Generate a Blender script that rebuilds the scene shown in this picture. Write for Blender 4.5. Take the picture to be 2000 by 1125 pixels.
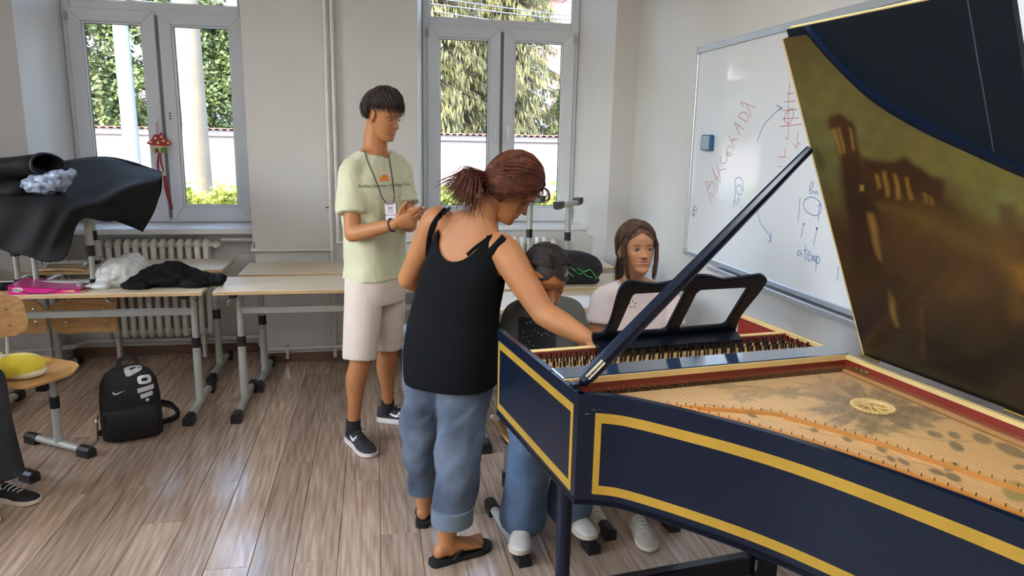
import bpy, bmesh, math, random
import numpy as np
from math import sin, cos, pi, radians, sqrt, exp, atan2
from mathutils import Vector, Matrix, noise
from mathutils.bvhtree import BVHTree

for o in list(bpy.data.objects): bpy.data.objects.remove(o)
scene = bpy.context.scene
COL = scene.collection
V3 = lambda *a: np.array(a, dtype=float)

# ---------------------------------------------------------------- camera
CAM_H = 1.6
F_PX = 1400.0
def cam_rows(y, p, r):
    cy, sy, cp, sp, cr, sr = cos(y), sin(y), cos(p), sin(p), cos(r), sin(r)
    f = V3(sy*cp, cy*cp, -sp); rt = V3(cy, -sy, 0); dn = np.cross(f, rt)
    return np.array([cr*rt+sr*dn, -sr*rt+cr*dn, f])
CR = cam_rows(radians(10.829), radians(11.71), radians(-1.153))
CP = V3(0, 0, CAM_H)
cam_data = bpy.data.cameras.new('camera'); cam = bpy.data.objects.new('camera', cam_data); COL.objects.link(cam)
cam_data.sensor_width = 36; cam_data.lens = 36*F_PX/2000; cam_data.clip_start = 0.02; cam_data.clip_end = 300
mw = Matrix(((CR[0][0], -CR[1][0], -CR[2][0], 0), (CR[0][1], -CR[1][1], -CR[2][1], 0), (CR[0][2], -CR[1][2], -CR[2][2], CAM_H), (0, 0, 0, 1)))
cam.matrix_world = mw
scene.camera = cam
# surveying helpers: where a sight line from the measured camera station meets a real plane
def sight(px, py): return CR.T @ V3((px-1000)/F_PX, (py-562.5)/F_PX, 1)
def at_y(px, py, y): d = sight(px, py); return CP+d*(y/d[1])
def at_z(px, py, z): d = sight(px, py); return CP+d*((z-CAM_H)/d[2])
def at_x(px, py, x): d = sight(px, py); return CP+d*(x/d[0])

# ---------------------------------------------------------------- world, sun, exposure
vs = scene.view_settings
vs.view_transform = 'Standard'; vs.look = 'None'; vs.gamma = 1; vs.exposure = 0.0; vs.use_curve_mapping = False
world = bpy.data.worlds.new('world'); scene.world = world; world.use_nodes = True
wn = world.node_tree; wn.nodes.clear()
sky = wn.nodes.new('ShaderNodeTexSky'); sky.sky_type = 'NISHITA'; sky.sun_disc = False
sky.sun_elevation = radians(52); sky.sun_rotation = radians(215); sky.air_density = 1.2; sky.dust_density = 3.5; sky.ozone_density = 1.0
bg = wn.nodes.new('ShaderNodeBackground'); bg.inputs[1].default_value = 4.2
wo = wn.nodes.new('ShaderNodeOutputWorld'); wn.links.new(sky.outputs[0], bg.inputs[0]); wn.links.new(bg.outputs[0], wo.inputs[0])
sun_d = bpy.data.lights.new('sun', 'SUN'); sun_d.energy = 4.0; sun_d.angle = radians(0.6); sun_d.color = (1.0, 0.95, 0.86)
sun = bpy.data.objects.new('sun', sun_d); COL.objects.link(sun)
sun.rotation_euler = Vector((0.22, 0.75, -1.0)).to_track_quat('-Z', 'Y').to_euler(); sun.location = (-6, -8, 12)
FILL_LAMP = 27  # emission strength of the added fill lamps

# ---------------------------------------------------------------- helpers
random.seed(7); RNG = np.random.default_rng(7)
def lin(r, g, b):
    return tuple((c/255/12.92 if c/255 <= .04045 else ((c/255+.055)/1.055)**2.4) for c in (r, g, b))
MATS = {}
def mat(name, col, rough=.5, metal=0, var=0, vs=8, bump=0, bs=60, stretch=(1, 1, 1), spec=.5, coat=0, sheen=0, alpha=1, trans=0, emit=0, rnd=0, attr=None, sss=0, detail=4, col2=None):
    if name in MATS: return MATS[name]
    m = bpy.data.materials.new(name); m.use_nodes = True; nt = m.node_tree; n = nt.nodes; L = nt.links
    b = n['Principled BSDF']
    c4 = (*col, 1)
    b.inputs['Base Color'].default_value = c4; b.inputs['Roughness'].default_value = rough; b.inputs['Metallic'].default_value = metal
    b.inputs['Specular IOR Level'].default_value = spec
    if coat: b.inputs['Coat Weight'].default_value = coat; b.inputs['Coat Roughness'].default_value = .08
    if sheen: b.inputs['Sheen Weight'].default_value = sheen
    if alpha < 1: b.inputs['Alpha'].default_value = alpha
    if trans: b.inputs['Transmission Weight'].default_value = trans
    if emit: b.inputs['Emission Color'].default_value = c4; b.inputs['Emission Strength'].default_value = emit
    if sss:
        b.inputs['Subsurface Weight'].default_value = sss; b.inputs['Subsurface Radius'].default_value = (1, .35, .2); b.inputs['Subsurface Scale'].default_value = .008
    tc = None
    if var or bump:
        tc = n.new('ShaderNodeTexCoord'); mp = n.new('ShaderNodeMapping'); mp.inputs['Scale'].default_value = stretch
        L.new(tc.outputs['Object'], mp.inputs['Vector']); src = mp.outputs[0]
        if rnd:
            oi = n.new('ShaderNodeObjectInfo'); ma = n.new('ShaderNodeVectorMath'); ma.operation = 'SCALE'; cb = n.new('ShaderNodeCombineXYZ')
            for i in range(3): L.new(oi.outputs['Random'], cb.inputs[i])
            L.new(cb.outputs[0], ma.inputs[0]); ma.inputs['Scale'].default_value = 71.3
            ad = n.new('ShaderNodeVectorMath'); ad.operation = 'ADD'; L.new(src, ad.inputs[0]); L.new(ma.outputs[0], ad.inputs[1]); src = ad.outputs[0]
    if attr:
        at = n.new('ShaderNodeAttribute'); at.attribute_name = attr; basec = at.outputs['Color']
    else: basec = None
    if var:
        nz = n.new('ShaderNodeTexNoise'); nz.inputs['Scale'].default_value = vs; nz.inputs['Detail'].default_value = detail; L.new(src, nz.inputs['Vector'])
        mx = n.new('ShaderNodeMix'); mx.data_type = 'RGBA'
        rp = n.new('ShaderNodeMapRange'); rp.inputs['From Min'].default_value = .3; rp.inputs['From Max'].default_value = .7; L.new(nz.outputs['Fac'], rp.inputs['Value'])
        L.new(rp.outputs[0], mx.inputs['Factor'])
        if basec is not None:
            ml = n.new('ShaderNodeMix'); ml.data_type = 'RGBA'; ml.blend_type = 'MULTIPLY'; ml.inputs['Factor'].default_value = 1
            mx.inputs['A'].default_value = (1-var, 1-var, 1-var, 1); mx.inputs['B'].default_value = (1+var*.4,)*3+(1,)
            L.new(basec, ml.inputs['A']); L.new(mx.outputs['Result'], ml.inputs['B']); L.new(ml.outputs['Result'], b.inputs['Base Color'])
        else:
            mx.inputs['A'].default_value = (*(tuple(col2) if col2 else tuple(x*(1-var) for x in col)), 1); mx.inputs['B'].default_value = (*[min(1, x*(1+var*.6)) for x in col], 1)
            if rnd:
                hs = n.new('ShaderNodeHueSaturation'); mr = n.new('ShaderNodeMapRange'); mr.inputs['To Min'].default_value = 1-rnd; mr.inputs['To Max'].default_value = 1+rnd*.7
                L.new(oi.outputs['Random'], mr.inputs['Value']); L.new(mr.outputs[0], hs.inputs['Value']); L.new(mx.outputs['Result'], hs.inputs['Color']); L.new(hs.outputs[0], b.inputs['Base Color'])
            else: L.new(mx.outputs['Result'], b.inputs['Base Color'])
    elif basec is not None: L.new(basec, b.inputs['Base Color'])
    if bump:
        n2 = n.new('ShaderNodeTexNoise'); n2.inputs['Scale'].default_value = bs; n2.inputs['Detail'].default_value = 3; L.new(src, n2.inputs['Vector'])
        bp = n.new('ShaderNodeBump'); bp.inputs['Strength'].default_value = min(1, bump); bp.inputs['Distance'].default_value = .01; L.new(n2.outputs['Fac'], bp.inputs['Height']); L.new(bp.outputs[0], b.inputs['Normal'])
    MATS[name] = m
    return m
def glass_mat(name, tint=(.96, .98, .98), gl=.9):
    m = bpy.data.materials.new(name); m.use_nodes = True; nt = m.node_tree; n = nt.nodes; n.clear()
    o = n.new('ShaderNodeOutputMaterial'); t = n.new('ShaderNodeBsdfTransparent'); t.inputs[0].default_value = (*tint, 1)
    g = n.new('ShaderNodeBsdfGlossy'); g.inputs['Roughness'].default_value = .01; mx = n.new('ShaderNodeMixShader'); fr = n.new('ShaderNodeFresnel'); fr.inputs[0].default_value = 1.45
    mu = n.new('ShaderNodeMath'); mu.operation = 'MULTIPLY'; mu.inputs[1].default_value = gl
    nt.links.new(fr.outputs[0], mu.inputs[0]); nt.links.new(mu.outputs[0], mx.inputs[0]); nt.links.new(t.outputs[0], mx.inputs[1]); nt.links.new(g.outputs[0], mx.inputs[2]); nt.links.new(mx.outputs[0], o.inputs[0])
    MATS[name] = m; return m

def unit(v): v = np.asarray(v, float); return v/(np.linalg.norm(v)+1e-12)
def frame(d, up=(0, 0, 1)):
    d = unit(d); up = np.asarray(up, float)
    if abs(d@unit(up)) > .98: up = V3(0, 1, 0) if abs(d[1]) < .9 else V3(1, 0, 0)
    x = unit(np.cross(up, d)); y = np.cross(d, x); return x, y, d
class MB:
    def __init__(s): s.v = []; s.f = []; s.m = []
    def add(s, vs, fs, mi=0):
        b = len(s.v); s.v.extend([tuple(map(float, p)) for p in vs]); s.f.extend([tuple(b+i for i in f) for f in fs]); s.m.extend([mi]*len(fs)); return s
    def box(s, x0, y0, z0, x1, y1, z1, bev=0, mi=0, T=None):
        c = V3((x0+x1)/2, (y0+y1)/2, (z0+z1)/2); h = V3(abs(x1-x0)/2, abs(y1-y0)/2, abs(z1-z0)/2)
        return s.obox(c, h, None, bev, mi, T)
    def obox(s, c, h, ax=None, bev=0, mi=0, T=None):
        ax = np.eye(3) if ax is None else np.array(ax)
        c = np.asarray(c, float); h = np.asarray(h, float)
        if bev <= 0:
            P = [(i, j, k) for k in (-1, 1) for j in (-1, 1) for i in (-1, 1)]
            vs = [c+(V3(*p)*h)@ax for p in P]
            fs = [(0, 2, 3, 1), (4, 5, 7, 6), (0, 1, 5, 4), (2, 6, 7, 3), (0, 4, 6, 2), (1, 3, 7, 5)]
        else:
            b = min(bev, *(h*.98)); vs = []; idx = {}
            for sx in (-1, 1):
                for sy in (-1, 1):
                    for sz in (-1, 1):
                        for a in range(3):
                            q = h.copy()
                            for k in range(3):
                                if k != a: q[k] -= b
                            idx[(sx, sy, sz, a)] = len(vs); vs.append(c+(V3(sx, sy, sz)*q)@ax)
            fs = []
            S = (-1, 1)
            g = lambda x, y, z, a: idx[(x, y, z, a)]
            fs += [(g(1,-1,-1,0), g(1,1,-1,0), g(1,1,1,0), g(1,-1,1,0)), (g(-1,-1,-1,0), g(-1,-1,1,0), g(-1,1,1,0), g(-1,1,-1,0))]
            fs += [(g(-1,1,-1,1), g(-1,1,1,1), g(1,1,1,1), g(1,1,-1,1)), (g(-1,-1,-1,1), g(1,-1,-1,1), g(1,-1,1,1), g(-1,-1,1,1))]
            fs += [(g(-1,-1,1,2), g(1,-1,1,2), g(1,1,1,2), g(-1,1,1,2)), (g(-1,-1,-1,2), g(-1,1,-1,2), g(1,1,-1,2), g(1,-1,-1,2))]
            for p in S:
                for q in S:
                    fs.append((g(p,q,-1,0), g(p,q,-1,1), g(p,q,1,1), g(p,q,1,0))[::(1 if p*q > 0 else -1)])
                    fs.append((g(p,-1,q,2), g(p,-1,q,0), g(p,1,q,0), g(p,1,q,2))[::(1 if p*q > 0 else -1)])
                    fs.append((g(-1,p,q,1), g(-1,p,q,2), g(1,p,q,2), g(1,p,q,1))[::(1 if p*q > 0 else -1)])
                    for r in S:
                        fs.append((g(p,q,r,0), g(p,q,r,1), g(p,q,r,2))[::(1 if p*q*r > 0 else -1)])
        if T is not None: vs = [T(p) for p in vs]
        return s.add(vs, fs, mi)
    def loft(s, rings, caps=True, closed=True, mi=0):
        n = len(rings[0]); vs = [p for r in rings for p in r]; fs = []
        for i in range(len(rings)-1):
            for j in range(n if closed else n-1):
                k = (j+1) % n; fs.append((i*n+j, i*n+k, (i+1)*n+k, (i+1)*n+j))
        if caps and closed:
            fs.append(tuple(range(n))[::-1]); fs.append(tuple((len(rings)-1)*n+j for j in range(n)))
        return s.add(vs, fs, mi)
    def tube(s, pts, r, n=8, caps=True, mi=0, up=(0, 0, 1), asp=1.0, rnd=False):
        P = [np.asarray(p, float) for p in pts]; m = len(P)
        R = [r]*m if np.isscalar(r) else list(r); rings = []
        x = None
        for i in range(m):
            d = unit(P[min(i+1, m-1)]-P[max(i-1, 0)])
            if x is None: x, y, _ = frame(d, up)
            else: x = unit(x-d*(x@d)); y = np.cross(d, x)
            if rnd and i == 0:
                for k in (0, .3, .65): rings.append([P[0]-d*R[0]*cos(k*pi/2)*1.0+(x*cos(a)+y*sin(a)*asp)*max(R[0]*sin(k*pi/2), 1e-4) for a in np.arange(n)*2*pi/n])
            rings.append([P[i]+(x*cos(a)+y*sin(a)*asp)*R[i] for a in np.arange(n)*2*pi/n])
            if rnd and i == m-1:
                for k in (.65, .3, 0): rings.append([P[i]+d*R[i]*cos(k*pi/2)+(x*cos(a)+y*sin(a)*asp)*max(R[i]*sin(k*pi/2), 1e-4) for a in np.arange(n)*2*pi/n])
        return s.loft(rings, caps, True, mi)
    def ell(s, c, r, ax=None, nu=16, nv=10, mi=0):
        ax = np.eye(3) if ax is None else np.array(ax); r = np.ones(3)*r; rings = []
        for i in range(nv+1):
            t = -pi/2+pi*i/nv; cc = max(cos(t), 1e-3)
            rings.append([np.asarray(c)+(V3(cos(a)*cc, sin(a)*cc, sin(t))*r)@ax for a in np.arange(nu)*2*pi/nu])
        return s.loft(rings, True, True, mi)
    def lathe(s, prof, c, n=16, ax=None, caps=True, mi=0):
        ax = np.eye(3) if ax is None else np.array(ax)
        return s.loft([[np.asarray(c)+V3(r*cos(a), r*sin(a), z)@ax for a in np.arange(n)*2*pi/n] for r, z in prof], caps, True, mi)
    def prism(s, poly, f0, f1, mi=0):
        a = [f0(*p) for p in poly]; b = [f1(*p) for p in poly]; n = len(poly)
        A = sum(poly[i][0]*poly[(i+1) % n][1]-poly[(i+1) % n][0]*poly[i][1] for i in range(n))
        fs = [(i, (i+1) % n, n+(i+1) % n, n+i) for i in range(n)]+[tuple(range(n))[::-1], tuple(range(n, 2*n))]
        if A < 0: fs = [f[::-1] for f in fs]
        return s.add(a+b, fs, mi)
    def zprism(s, poly, z0, z1, mi=0): return s.prism(poly, lambda x, y: (x, y, z0), lambda x, y: (x, y, z1), mi)
    def grid(s, P, mi=0, flip=False):
        h, w = len(P), len(P[0]); vs = [p for r in P for p in r]
        fs = [(i*w+j, i*w+j+1, (i+1)*w+j+1, (i+1)*w+j) for i in range(h-1) for j in range(w-1)]
        return s.add(vs, [f[::-1] for f in fs] if flip else fs, mi)
    def merge(s, o, mi=None):
        b = len(s.v); s.v.extend(o.v); s.f.extend([tuple(b+i for i in f) for f in o.f]); s.m.extend(o.m if mi is None else [mi]*len(o.f)); return s
    def mesh(s, name, mats, smooth=None, org=None):
        me = bpy.data.meshes.new(name); v = s.v
        if org is not None: v = [(p[0]-org[0], p[1]-org[1], p[2]-org[2]) for p in v]
        me.from_pydata(v, [], s.f)
        for m in (mats if isinstance(mats, (list, tuple)) else [mats]): me.materials.append(m)
        if any(s.m): me.polygons.foreach_set('material_index', s.m)
        if smooth is not None:
            me.polygons.foreach_set('use_smooth', [True]*len(me.polygons))
            if smooth < 180: me.set_sharp_from_angle(angle=radians(smooth))
        me.update(); return me
    def build(s, name, mats, parent=None, smooth=None, org=None):
        return obj(name, s.mesh(name, mats, smooth, org), parent)
def obj(name, me, parent=None):
    o = bpy.data.objects.new(name, me); COL.objects.link(o)
    if parent is not None: o.parent = parent
    return o
def tag(o, label=None, cat=None, group=None, kind=None):
    if label: o['label'] = label
    if cat: o['category'] = cat
    if group: o['group'] = group
    if kind: o['kind'] = kind
    return o
def thing(name, label, cat, loc=(0, 0, 0), rz=0, group=None, kind=None):
    o = bpy.data.objects.new(name, None); COL.objects.link(o); o.location = tuple(loc); o.rotation_euler = (0, 0, rz)
    o.empty_display_size = .05
    return tag(o, label, cat, group, kind)
def dup(root, loc, rot, label=None, group=None):
    r = root.copy(); COL.objects.link(r); r.location = loc; r.rotation_euler = rot if not np.isscalar(rot) else (0, 0, rot)
    if label: r['label'] = label
    if group: r['group'] = group
    for ch in list(root.children):
        c = ch.copy(); COL.objects.link(c); c.parent = r
        for g in list(ch.children):
            d = g.copy(); COL.objects.link(d); d.parent = c
    return r
def catmull(P, n=8, closed=False):
    P = [np.asarray(p, float) for p in P]; out = []; m = len(P)
    for i in range(m if closed else m-1):
        if closed: a, b, c, d = P[(i-1) % m], P[i], P[(i+1) % m], P[(i+2) % m]
        else: a, b, c, d = P[max(i-1, 0)], P[i], P[i+1], P[min(i+2, m-1)]
        for k in range(n):
            t = k/n; out.append(.5*((2*b)+(-a+c)*t+(2*a-5*b+4*c-d)*t*t+(-a+3*b-3*c+d)*t**3))
    if not closed: out.append(P[-1])
    return out
def remesh(mb, voxel, smooth=4, factor=.5, cutters=(), name='tmp'):
    me = mb.mesh(name, []); o = bpy.data.objects.new(name, me); COL.objects.link(o); tmp = [o]
    md = o.modifiers.new('r', 'REMESH'); md.mode = 'VOXEL'; md.voxel_size = voxel
    if smooth:
        sm = o.modifiers.new('s', 'SMOOTH'); sm.factor = factor; sm.iterations = smooth
    for cm in cutters:
        co = bpy.data.objects.new('cut', cm.mesh('cut', [])); COL.objects.link(co); tmp.append(co)
        bm_ = o.modifiers.new('b', 'BOOLEAN'); bm_.operation = 'DIFFERENCE'; bm_.object = co; bm_.solver = 'EXACT'
    dg = bpy.context.evaluated_depsgraph_get(); dg.update()
    ev = o.evaluated_get(dg); res = bpy.data.meshes.new_from_object(ev)
    for t in tmp:
        d_ = t.data; bpy.data.objects.remove(t); bpy.data.meshes.remove(d_)
    res.name = name
    return res
def mverts(me):
    a = np.empty(len(me.vertices)*3); me.vertices.foreach_get('co', a); return a.reshape(-1, 3)
def mnorm(me):
    a = np.empty(len(me.vertices)*3); me.vertices.foreach_get('normal', a); return a.reshape(-1, 3)
def setverts(me, a): me.vertices.foreach_set('co', a.ravel()); me.update()
def finish(me, name, mats, parent=None, org=None, smooth=180):
    me.materials.clear()
    for m in (mats if isinstance(mats, (list, tuple)) else [mats]): me.materials.append(m)
    if org is not None: setverts(me, mverts(me)-np.asarray(org))
    me.polygons.foreach_set('use_smooth', [True]*len(me.polygons))
    if smooth < 180: me.set_sharp_from_angle(angle=radians(smooth))
    me.name = name
    return obj(name, me, parent)
def wrinkle(me, amp, freq, axis=None, sq=3.0, seed=0):
    v = mverts(me); n = mnorm(me); out = v.copy(); f = V3(freq, freq, freq)
    for i in range(len(v)):
        p = v[i]*f
        if axis is not None: p = p-axis*(p@axis)*(1-1/sq)
        out[i] = v[i]+n[i]*amp*(noise.noise(Vector(p)+Vector((seed*3.1, seed, 0)))+.5*noise.noise(Vector(p*2.1)+Vector((0, seed*2.3, 5))))
    setverts(me, out)
def bvh_of(me): return BVHTree.FromPolygons([v.co.copy() for v in me.vertices], [tuple(p.vertices) for p in me.polygons])
def text_polys(txt, size):
    cu = bpy.data.curves.new('t', 'FONT'); cu.body = txt; cu.size = size; cu.align_x = 'CENTER'; cu.align_y = 'CENTER'; cu.resolution_u = 2
    o = bpy.data.objects.new('t', cu); COL.objects.link(o); dg = bpy.context.evaluated_depsgraph_get(); dg.update()
    me = bpy.data.meshes.new_from_object(o.evaluated_get(dg)); vs = [tuple(v.co) for v in me.vertices]; fs = [tuple(p.vertices) for p in me.polygons]
    bpy.data.objects.remove(o); bpy.data.curves.remove(cu); bpy.data.meshes.remove(me)
    return vs, fs
def project_decal(mb, vs, fs, O, X, Y, bvh, dirn, lift=.0015, mi=0):
    pts = []
    for v in vs:
        p = np.asarray(O)+np.asarray(X)*v[0]+np.asarray(Y)*v[1]-np.asarray(dirn)*.15
        h = bvh.ray_cast(Vector(p), Vector(dirn), .5)
        q = np.array(h[0]) if h[0] is not None else p+np.asarray(dirn)*.15
        pts.append(q-np.asarray(dirn)*lift)
    mb.add(pts, fs, mi)
    mb.add([p-np.asarray(dirn)*-.0009 for p in pts], [f[::-1] for f in fs], mi)

# ---------------------------------------------------------------- shared materials
m_wall = mat('wall_paint', lin(214, 211, 208), .85, var=.05, vs=1.3, bump=.08, bs=70)
m_reveal = mat('reveal_paint', lin(222, 224, 226), .7, var=.03, vs=2)
m_ceil = mat('ceiling_paint', lin(238, 236, 232), .9, var=.02, vs=2)
m_pvc = mat('window_pvc', lin(226, 229, 233), .3, var=.02, vs=3)
m_bead = mat('window_bead', lin(238, 240, 242), .3, var=.02, vs=3)
m_gasket = mat('gasket_black', lin(28, 30, 32), .6, var=.1, vs=9)
m_glass = glass_mat('window_glass')
m_pipe = mat('pipe_enamel', lin(224, 220, 212), .35, var=.06, vs=9, bump=.05)
m_rad = mat('radiator_enamel', lin(228, 224, 215), .35, var=.06, vs=7)
m_black = mat('black_plastic', lin(24, 24, 27), .42, var=.15, vs=20, bump=.05)
m_steel = mat('desk_steel_grey', lin(176, 178, 172), .38, metal=.25, var=.06, vs=12)
m_chrome = mat('chrome', lin(210, 212, 214), .2, metal=1, var=.04, vs=10)
m_brass = mat('brass', lin(186, 150, 80), .35, metal=1, var=.15, vs=30)
# ================================================================ ROOM
PY = 5.17; RX = 1.89; LX = -3.4; BY = -3.4; CZ = 3.6; OY = 5.95
def structure(name, mb, m, label=None, parent=None, smooth=None):
    o = mb.build(name, m, parent, smooth)
    if parent is None: tag(o, label, None, None, 'structure')
    return o
# floor made of laminate planks
fl = structure('floor', MB().box(LX, BY, -.12, RX, OY, -.013), mat('floor_base', lin(40, 32, 26), .8, var=.1), 'grey brown oak laminate plank floor of the classroom')
m_plank = mat('plank_oak', lin(176, 155, 138), .22, var=.3, vs=5.5, stretch=(13, .6, 1), rnd=.22, bump=.012, bs=40, col2=lin(146, 121, 99), spec=.5, detail=9)
def knots(m):
    n = m.node_tree.nodes; L = m.node_tree.links; b = n['Principled BSDF']
    mp = [x for x in n if x.type == 'VECT_MATH' and x.operation == 'ADD'][0]
    wv = n.new('ShaderNodeTexWave'); wv.wave_type = 'RINGS'; wv.rings_direction = 'Z'; wv.inputs['Scale'].default_value = .9; wv.inputs['Distortion'].default_value = 9; wv.inputs['Detail'].default_value = 3; wv.inputs['Detail Scale'].default_value = .6
    sc = n.new('ShaderNodeVectorMath'); sc.operation = 'MULTIPLY'; sc.inputs[1].default_value = (1.3, 2.2, 1); L.new(mp.outputs[0], sc.inputs[0]); L.new(sc.outputs[0], wv.inputs['Vector'])
    src = b.inputs['Base Color'].links[0].from_socket; mx = n.new('ShaderNodeMix'); mx.data_type = 'RGBA'; mx.blend_type = 'MULTIPLY'
    rp = n.new('ShaderNodeMapRange'); rp.inputs['From Min'].default_value = 0; rp.inputs['From Max'].default_value = 1; rp.inputs['To Min'].default_value = .82; rp.inputs['To Max'].default_value = 1.06; L.new(wv.outputs['Fac'], rp.inputs['Value'])
    cb = n.new('ShaderNodeCombineXYZ')
    for i in range(3): L.new(rp.outputs[0], cb.inputs[i])
    mx.inputs['Factor'].default_value = .6; L.new(src, mx.inputs['A']); L.new(cb.outputs[0], mx.inputs['B']); L.new(mx.outputs['Result'], b.inputs['Base Color'])
    rr = n.new('ShaderNodeMapRange'); rr.inputs['To Min'].default_value = .17; rr.inputs['To Max'].default_value = .27; L.new(wv.outputs['Fac'], rr.inputs['Value']); L.new(rr.outputs[0], b.inputs['Roughness'])
knots(m_plank)
PWID = .1625; PLEN = 1.393; pmesh = {}
def plank_mesh(w, l):
    k = (round(w, 3), round(l, 3))
    if k not in pmesh:
        g = .0009; c = .0016; a, b = w/2-g, l/2-g
        r = lambda a, b, z: [(-a, -b, z), (a, -b, z), (a, b, z), (-a, b, z)]
        pmesh[k] = MB().loft([r(a, b, -.012), r(a, b, -.0012), r(a-c, b-c, 0)]).mesh('plank', m_plank)
    return pmesh[k]
ROWPH = {-5: 2.955, -4: 3.306, -3: 2.575, -2: 3.469, -1: 2.576+.05, 0: 3.3, 1: 2.725}
row = int(math.floor((LX+.008)/PWID))
while -.008+row*PWID < RX:
    x0 = max(-.008+row*PWID, LX); x1 = min(-.008+(row+1)*PWID, RX)
    # row index -4 spans x -.658..-.496
    ph = {-6: 2.955, -5: 3.306, -4: 2.575, -3: 3.469, -2: 2.576, -1: 3.22, 0: 2.725, 1: 3.4}.get(row, (row*.517 % 1)*PLEN)
    y = ph-PLEN*math.ceil((ph-BY)/PLEN)
    while y < OY-.4:
        a, b = max(y, BY), min(y+PLEN, 5.46)
        if b-a > .02 and x1-x0 > .01:
            p = obj('plank', plank_mesh(x1-x0, b-a), fl); p.location = ((x0+x1)/2, (a+b)/2, 0)
        y += PLEN
    row += 1

# back wall with two window niches
W1C, W2C, WH = -1.4985, .974, .61
wb = MB()
wb.zprism([(LX-.2, PY), (-2.186, PY), (W1C-WH, 5.72), (W1C-WH, OY), (LX-.2, OY)], .87, CZ)
wb.zprism([(-.847, PY), (.299, PY), (W2C-WH, 5.72), (W2C-WH, OY), (W1C+WH, OY), (W1C+WH, 5.72)], .87, CZ)
wb.zprism([(1.709, PY), (RX+.2, PY), (RX+.2, OY), (W2C+WH, OY), (W2C+WH, 5.72)], .87, CZ)
wb.zprism([(LX-.2, PY), (-2.186, PY), (-2.18, OY), (LX-.2, OY)], -.12, .87)
wb.zprism([(-.832, PY), (.299, PY), (.305, OY), (-.84, OY)], -.12, .87)
wb.zprism([(1.70, PY), (RX+.2, PY), (RX+.2, OY), (1.69, OY)], -.12, .87)
for a, b in ((-2.19, -.83), (.29, 1.71)):
    wb.box(a, 5.47, -.12, b, OY, .905)
    wb.box(a, PY+.0, 3.06, b, OY, CZ)
structure('wall_back', wb, m_wall, 'off white plastered wall with two deep window niches')
wr = MB().box(RX, BY-.2, -.12, RX+.2, PY, CZ); structure('wall_right', wr, m_wall, 'pale wall carrying the whiteboard')
wl = MB(); FILL_WIN = ((.6, 2.0), (2.5, 3.6)); ye = [BY-.2, *[v for w_ in FILL_WIN for v in w_], PY]  # left wall, with openings for the added daylight windows
for k in range(0, len(ye), 2): wl.box(LX-.2, ye[k], -.12, LX, ye[k+1], CZ)
for a, b in FILL_WIN: wl.box(LX-.2, a, -.12, LX, b, .95); wl.box(LX-.2, a, 3.05, LX, b, CZ)
structure('wall_left', wl, m_wall, 'pale wall on the far side of the desks')
for k, (a, b) in enumerate(FILL_WIN):  # both windows stay out of view, added to let in more daylight
    w_ = thing('window_%d' % (k+3), 'unseen white casement window added to the left wall for daylight, %s' % ['farther from the desks', 'nearer the desks'][k], None, (LX-.1, (a+b)/2, 0), 0, None, 'structure'); h = (b-a)/2
    f = MB()
    for y in (-h+.04, 0, h-.04): f.box(-.04, y-.04, .95, .03, y+.04, 3.05, .004)
    for z in (.95, 2.4, 2.99): f.box(-.04, -h+.08, z, .03, -.04, z+.06, .004); f.box(-.04, .04, z, .03, h-.08, z+.06, .004)
    f.build('frame', m_pvc, w_)
    for y0, y1 in ((-h+.08, -.04), (.04, h-.08)):
        for z0, z1 in ((1.01, 2.4), (2.46, 2.99)): MB().box(-.01, y0, z0, -.004, y1, z1).build('pane', m_glass, w_)
structure('wall_rear', MB().box(LX-.2, BY-.2, -.12, RX+.2, BY, CZ), m_wall, 'pale wall facing the windows')
structure('ceiling', MB().box(LX-.2, BY-.2, CZ, RX+.2, OY, CZ+.2), m_ceil, 'white ceiling of the classroom')
m_base = mat('baseboard_wood', lin(112, 84, 64), .4, var=.3, vs=6, stretch=(1, 1, 8))
bb = MB().box(-.832, PY-.018, 0, .299, PY-.001, .065, .004); structure('baseboard_back', bb, m_base, 'brown wooden baseboard under the wall between the windows')
structure('baseboard_right', MB().box(RX-.018, BY+.02, 0, RX-.001, PY-.02, .065, .004), m_base, 'brown wooden baseboard along the whiteboard wall')
b2 = MB()
for a, b in ((-2.17, -.85), (.32, 1.67)): b2.box(a, 5.452, 0, b, 5.469, .065, .004)
structure('baseboard_niche', b2, m_base, 'brown wooden baseboard inside the window niches')
structure('baseboard_left', MB().box(LX+.05, PY-.018, 0, -2.2, PY-.001, .065, .004), m_base, 'brown wooden baseboard on the left pier')

# window sills
m_sill = mat('sill_white', lin(232, 234, 238), .25, var=.02, vs=3)
for i, (xa, xb, yf) in enumerate(((-2.165, -.86, 5.30), (.315, 1.64, 5.45))):
    structure('trim_%d' % (i+1), MB().box(xa, yf, .905, xb, 5.70, .945, .006), m_sill, ['white window sill above the radiator behind the left desks', 'white window sill behind the seated girls'][i], None, 30)

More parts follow.
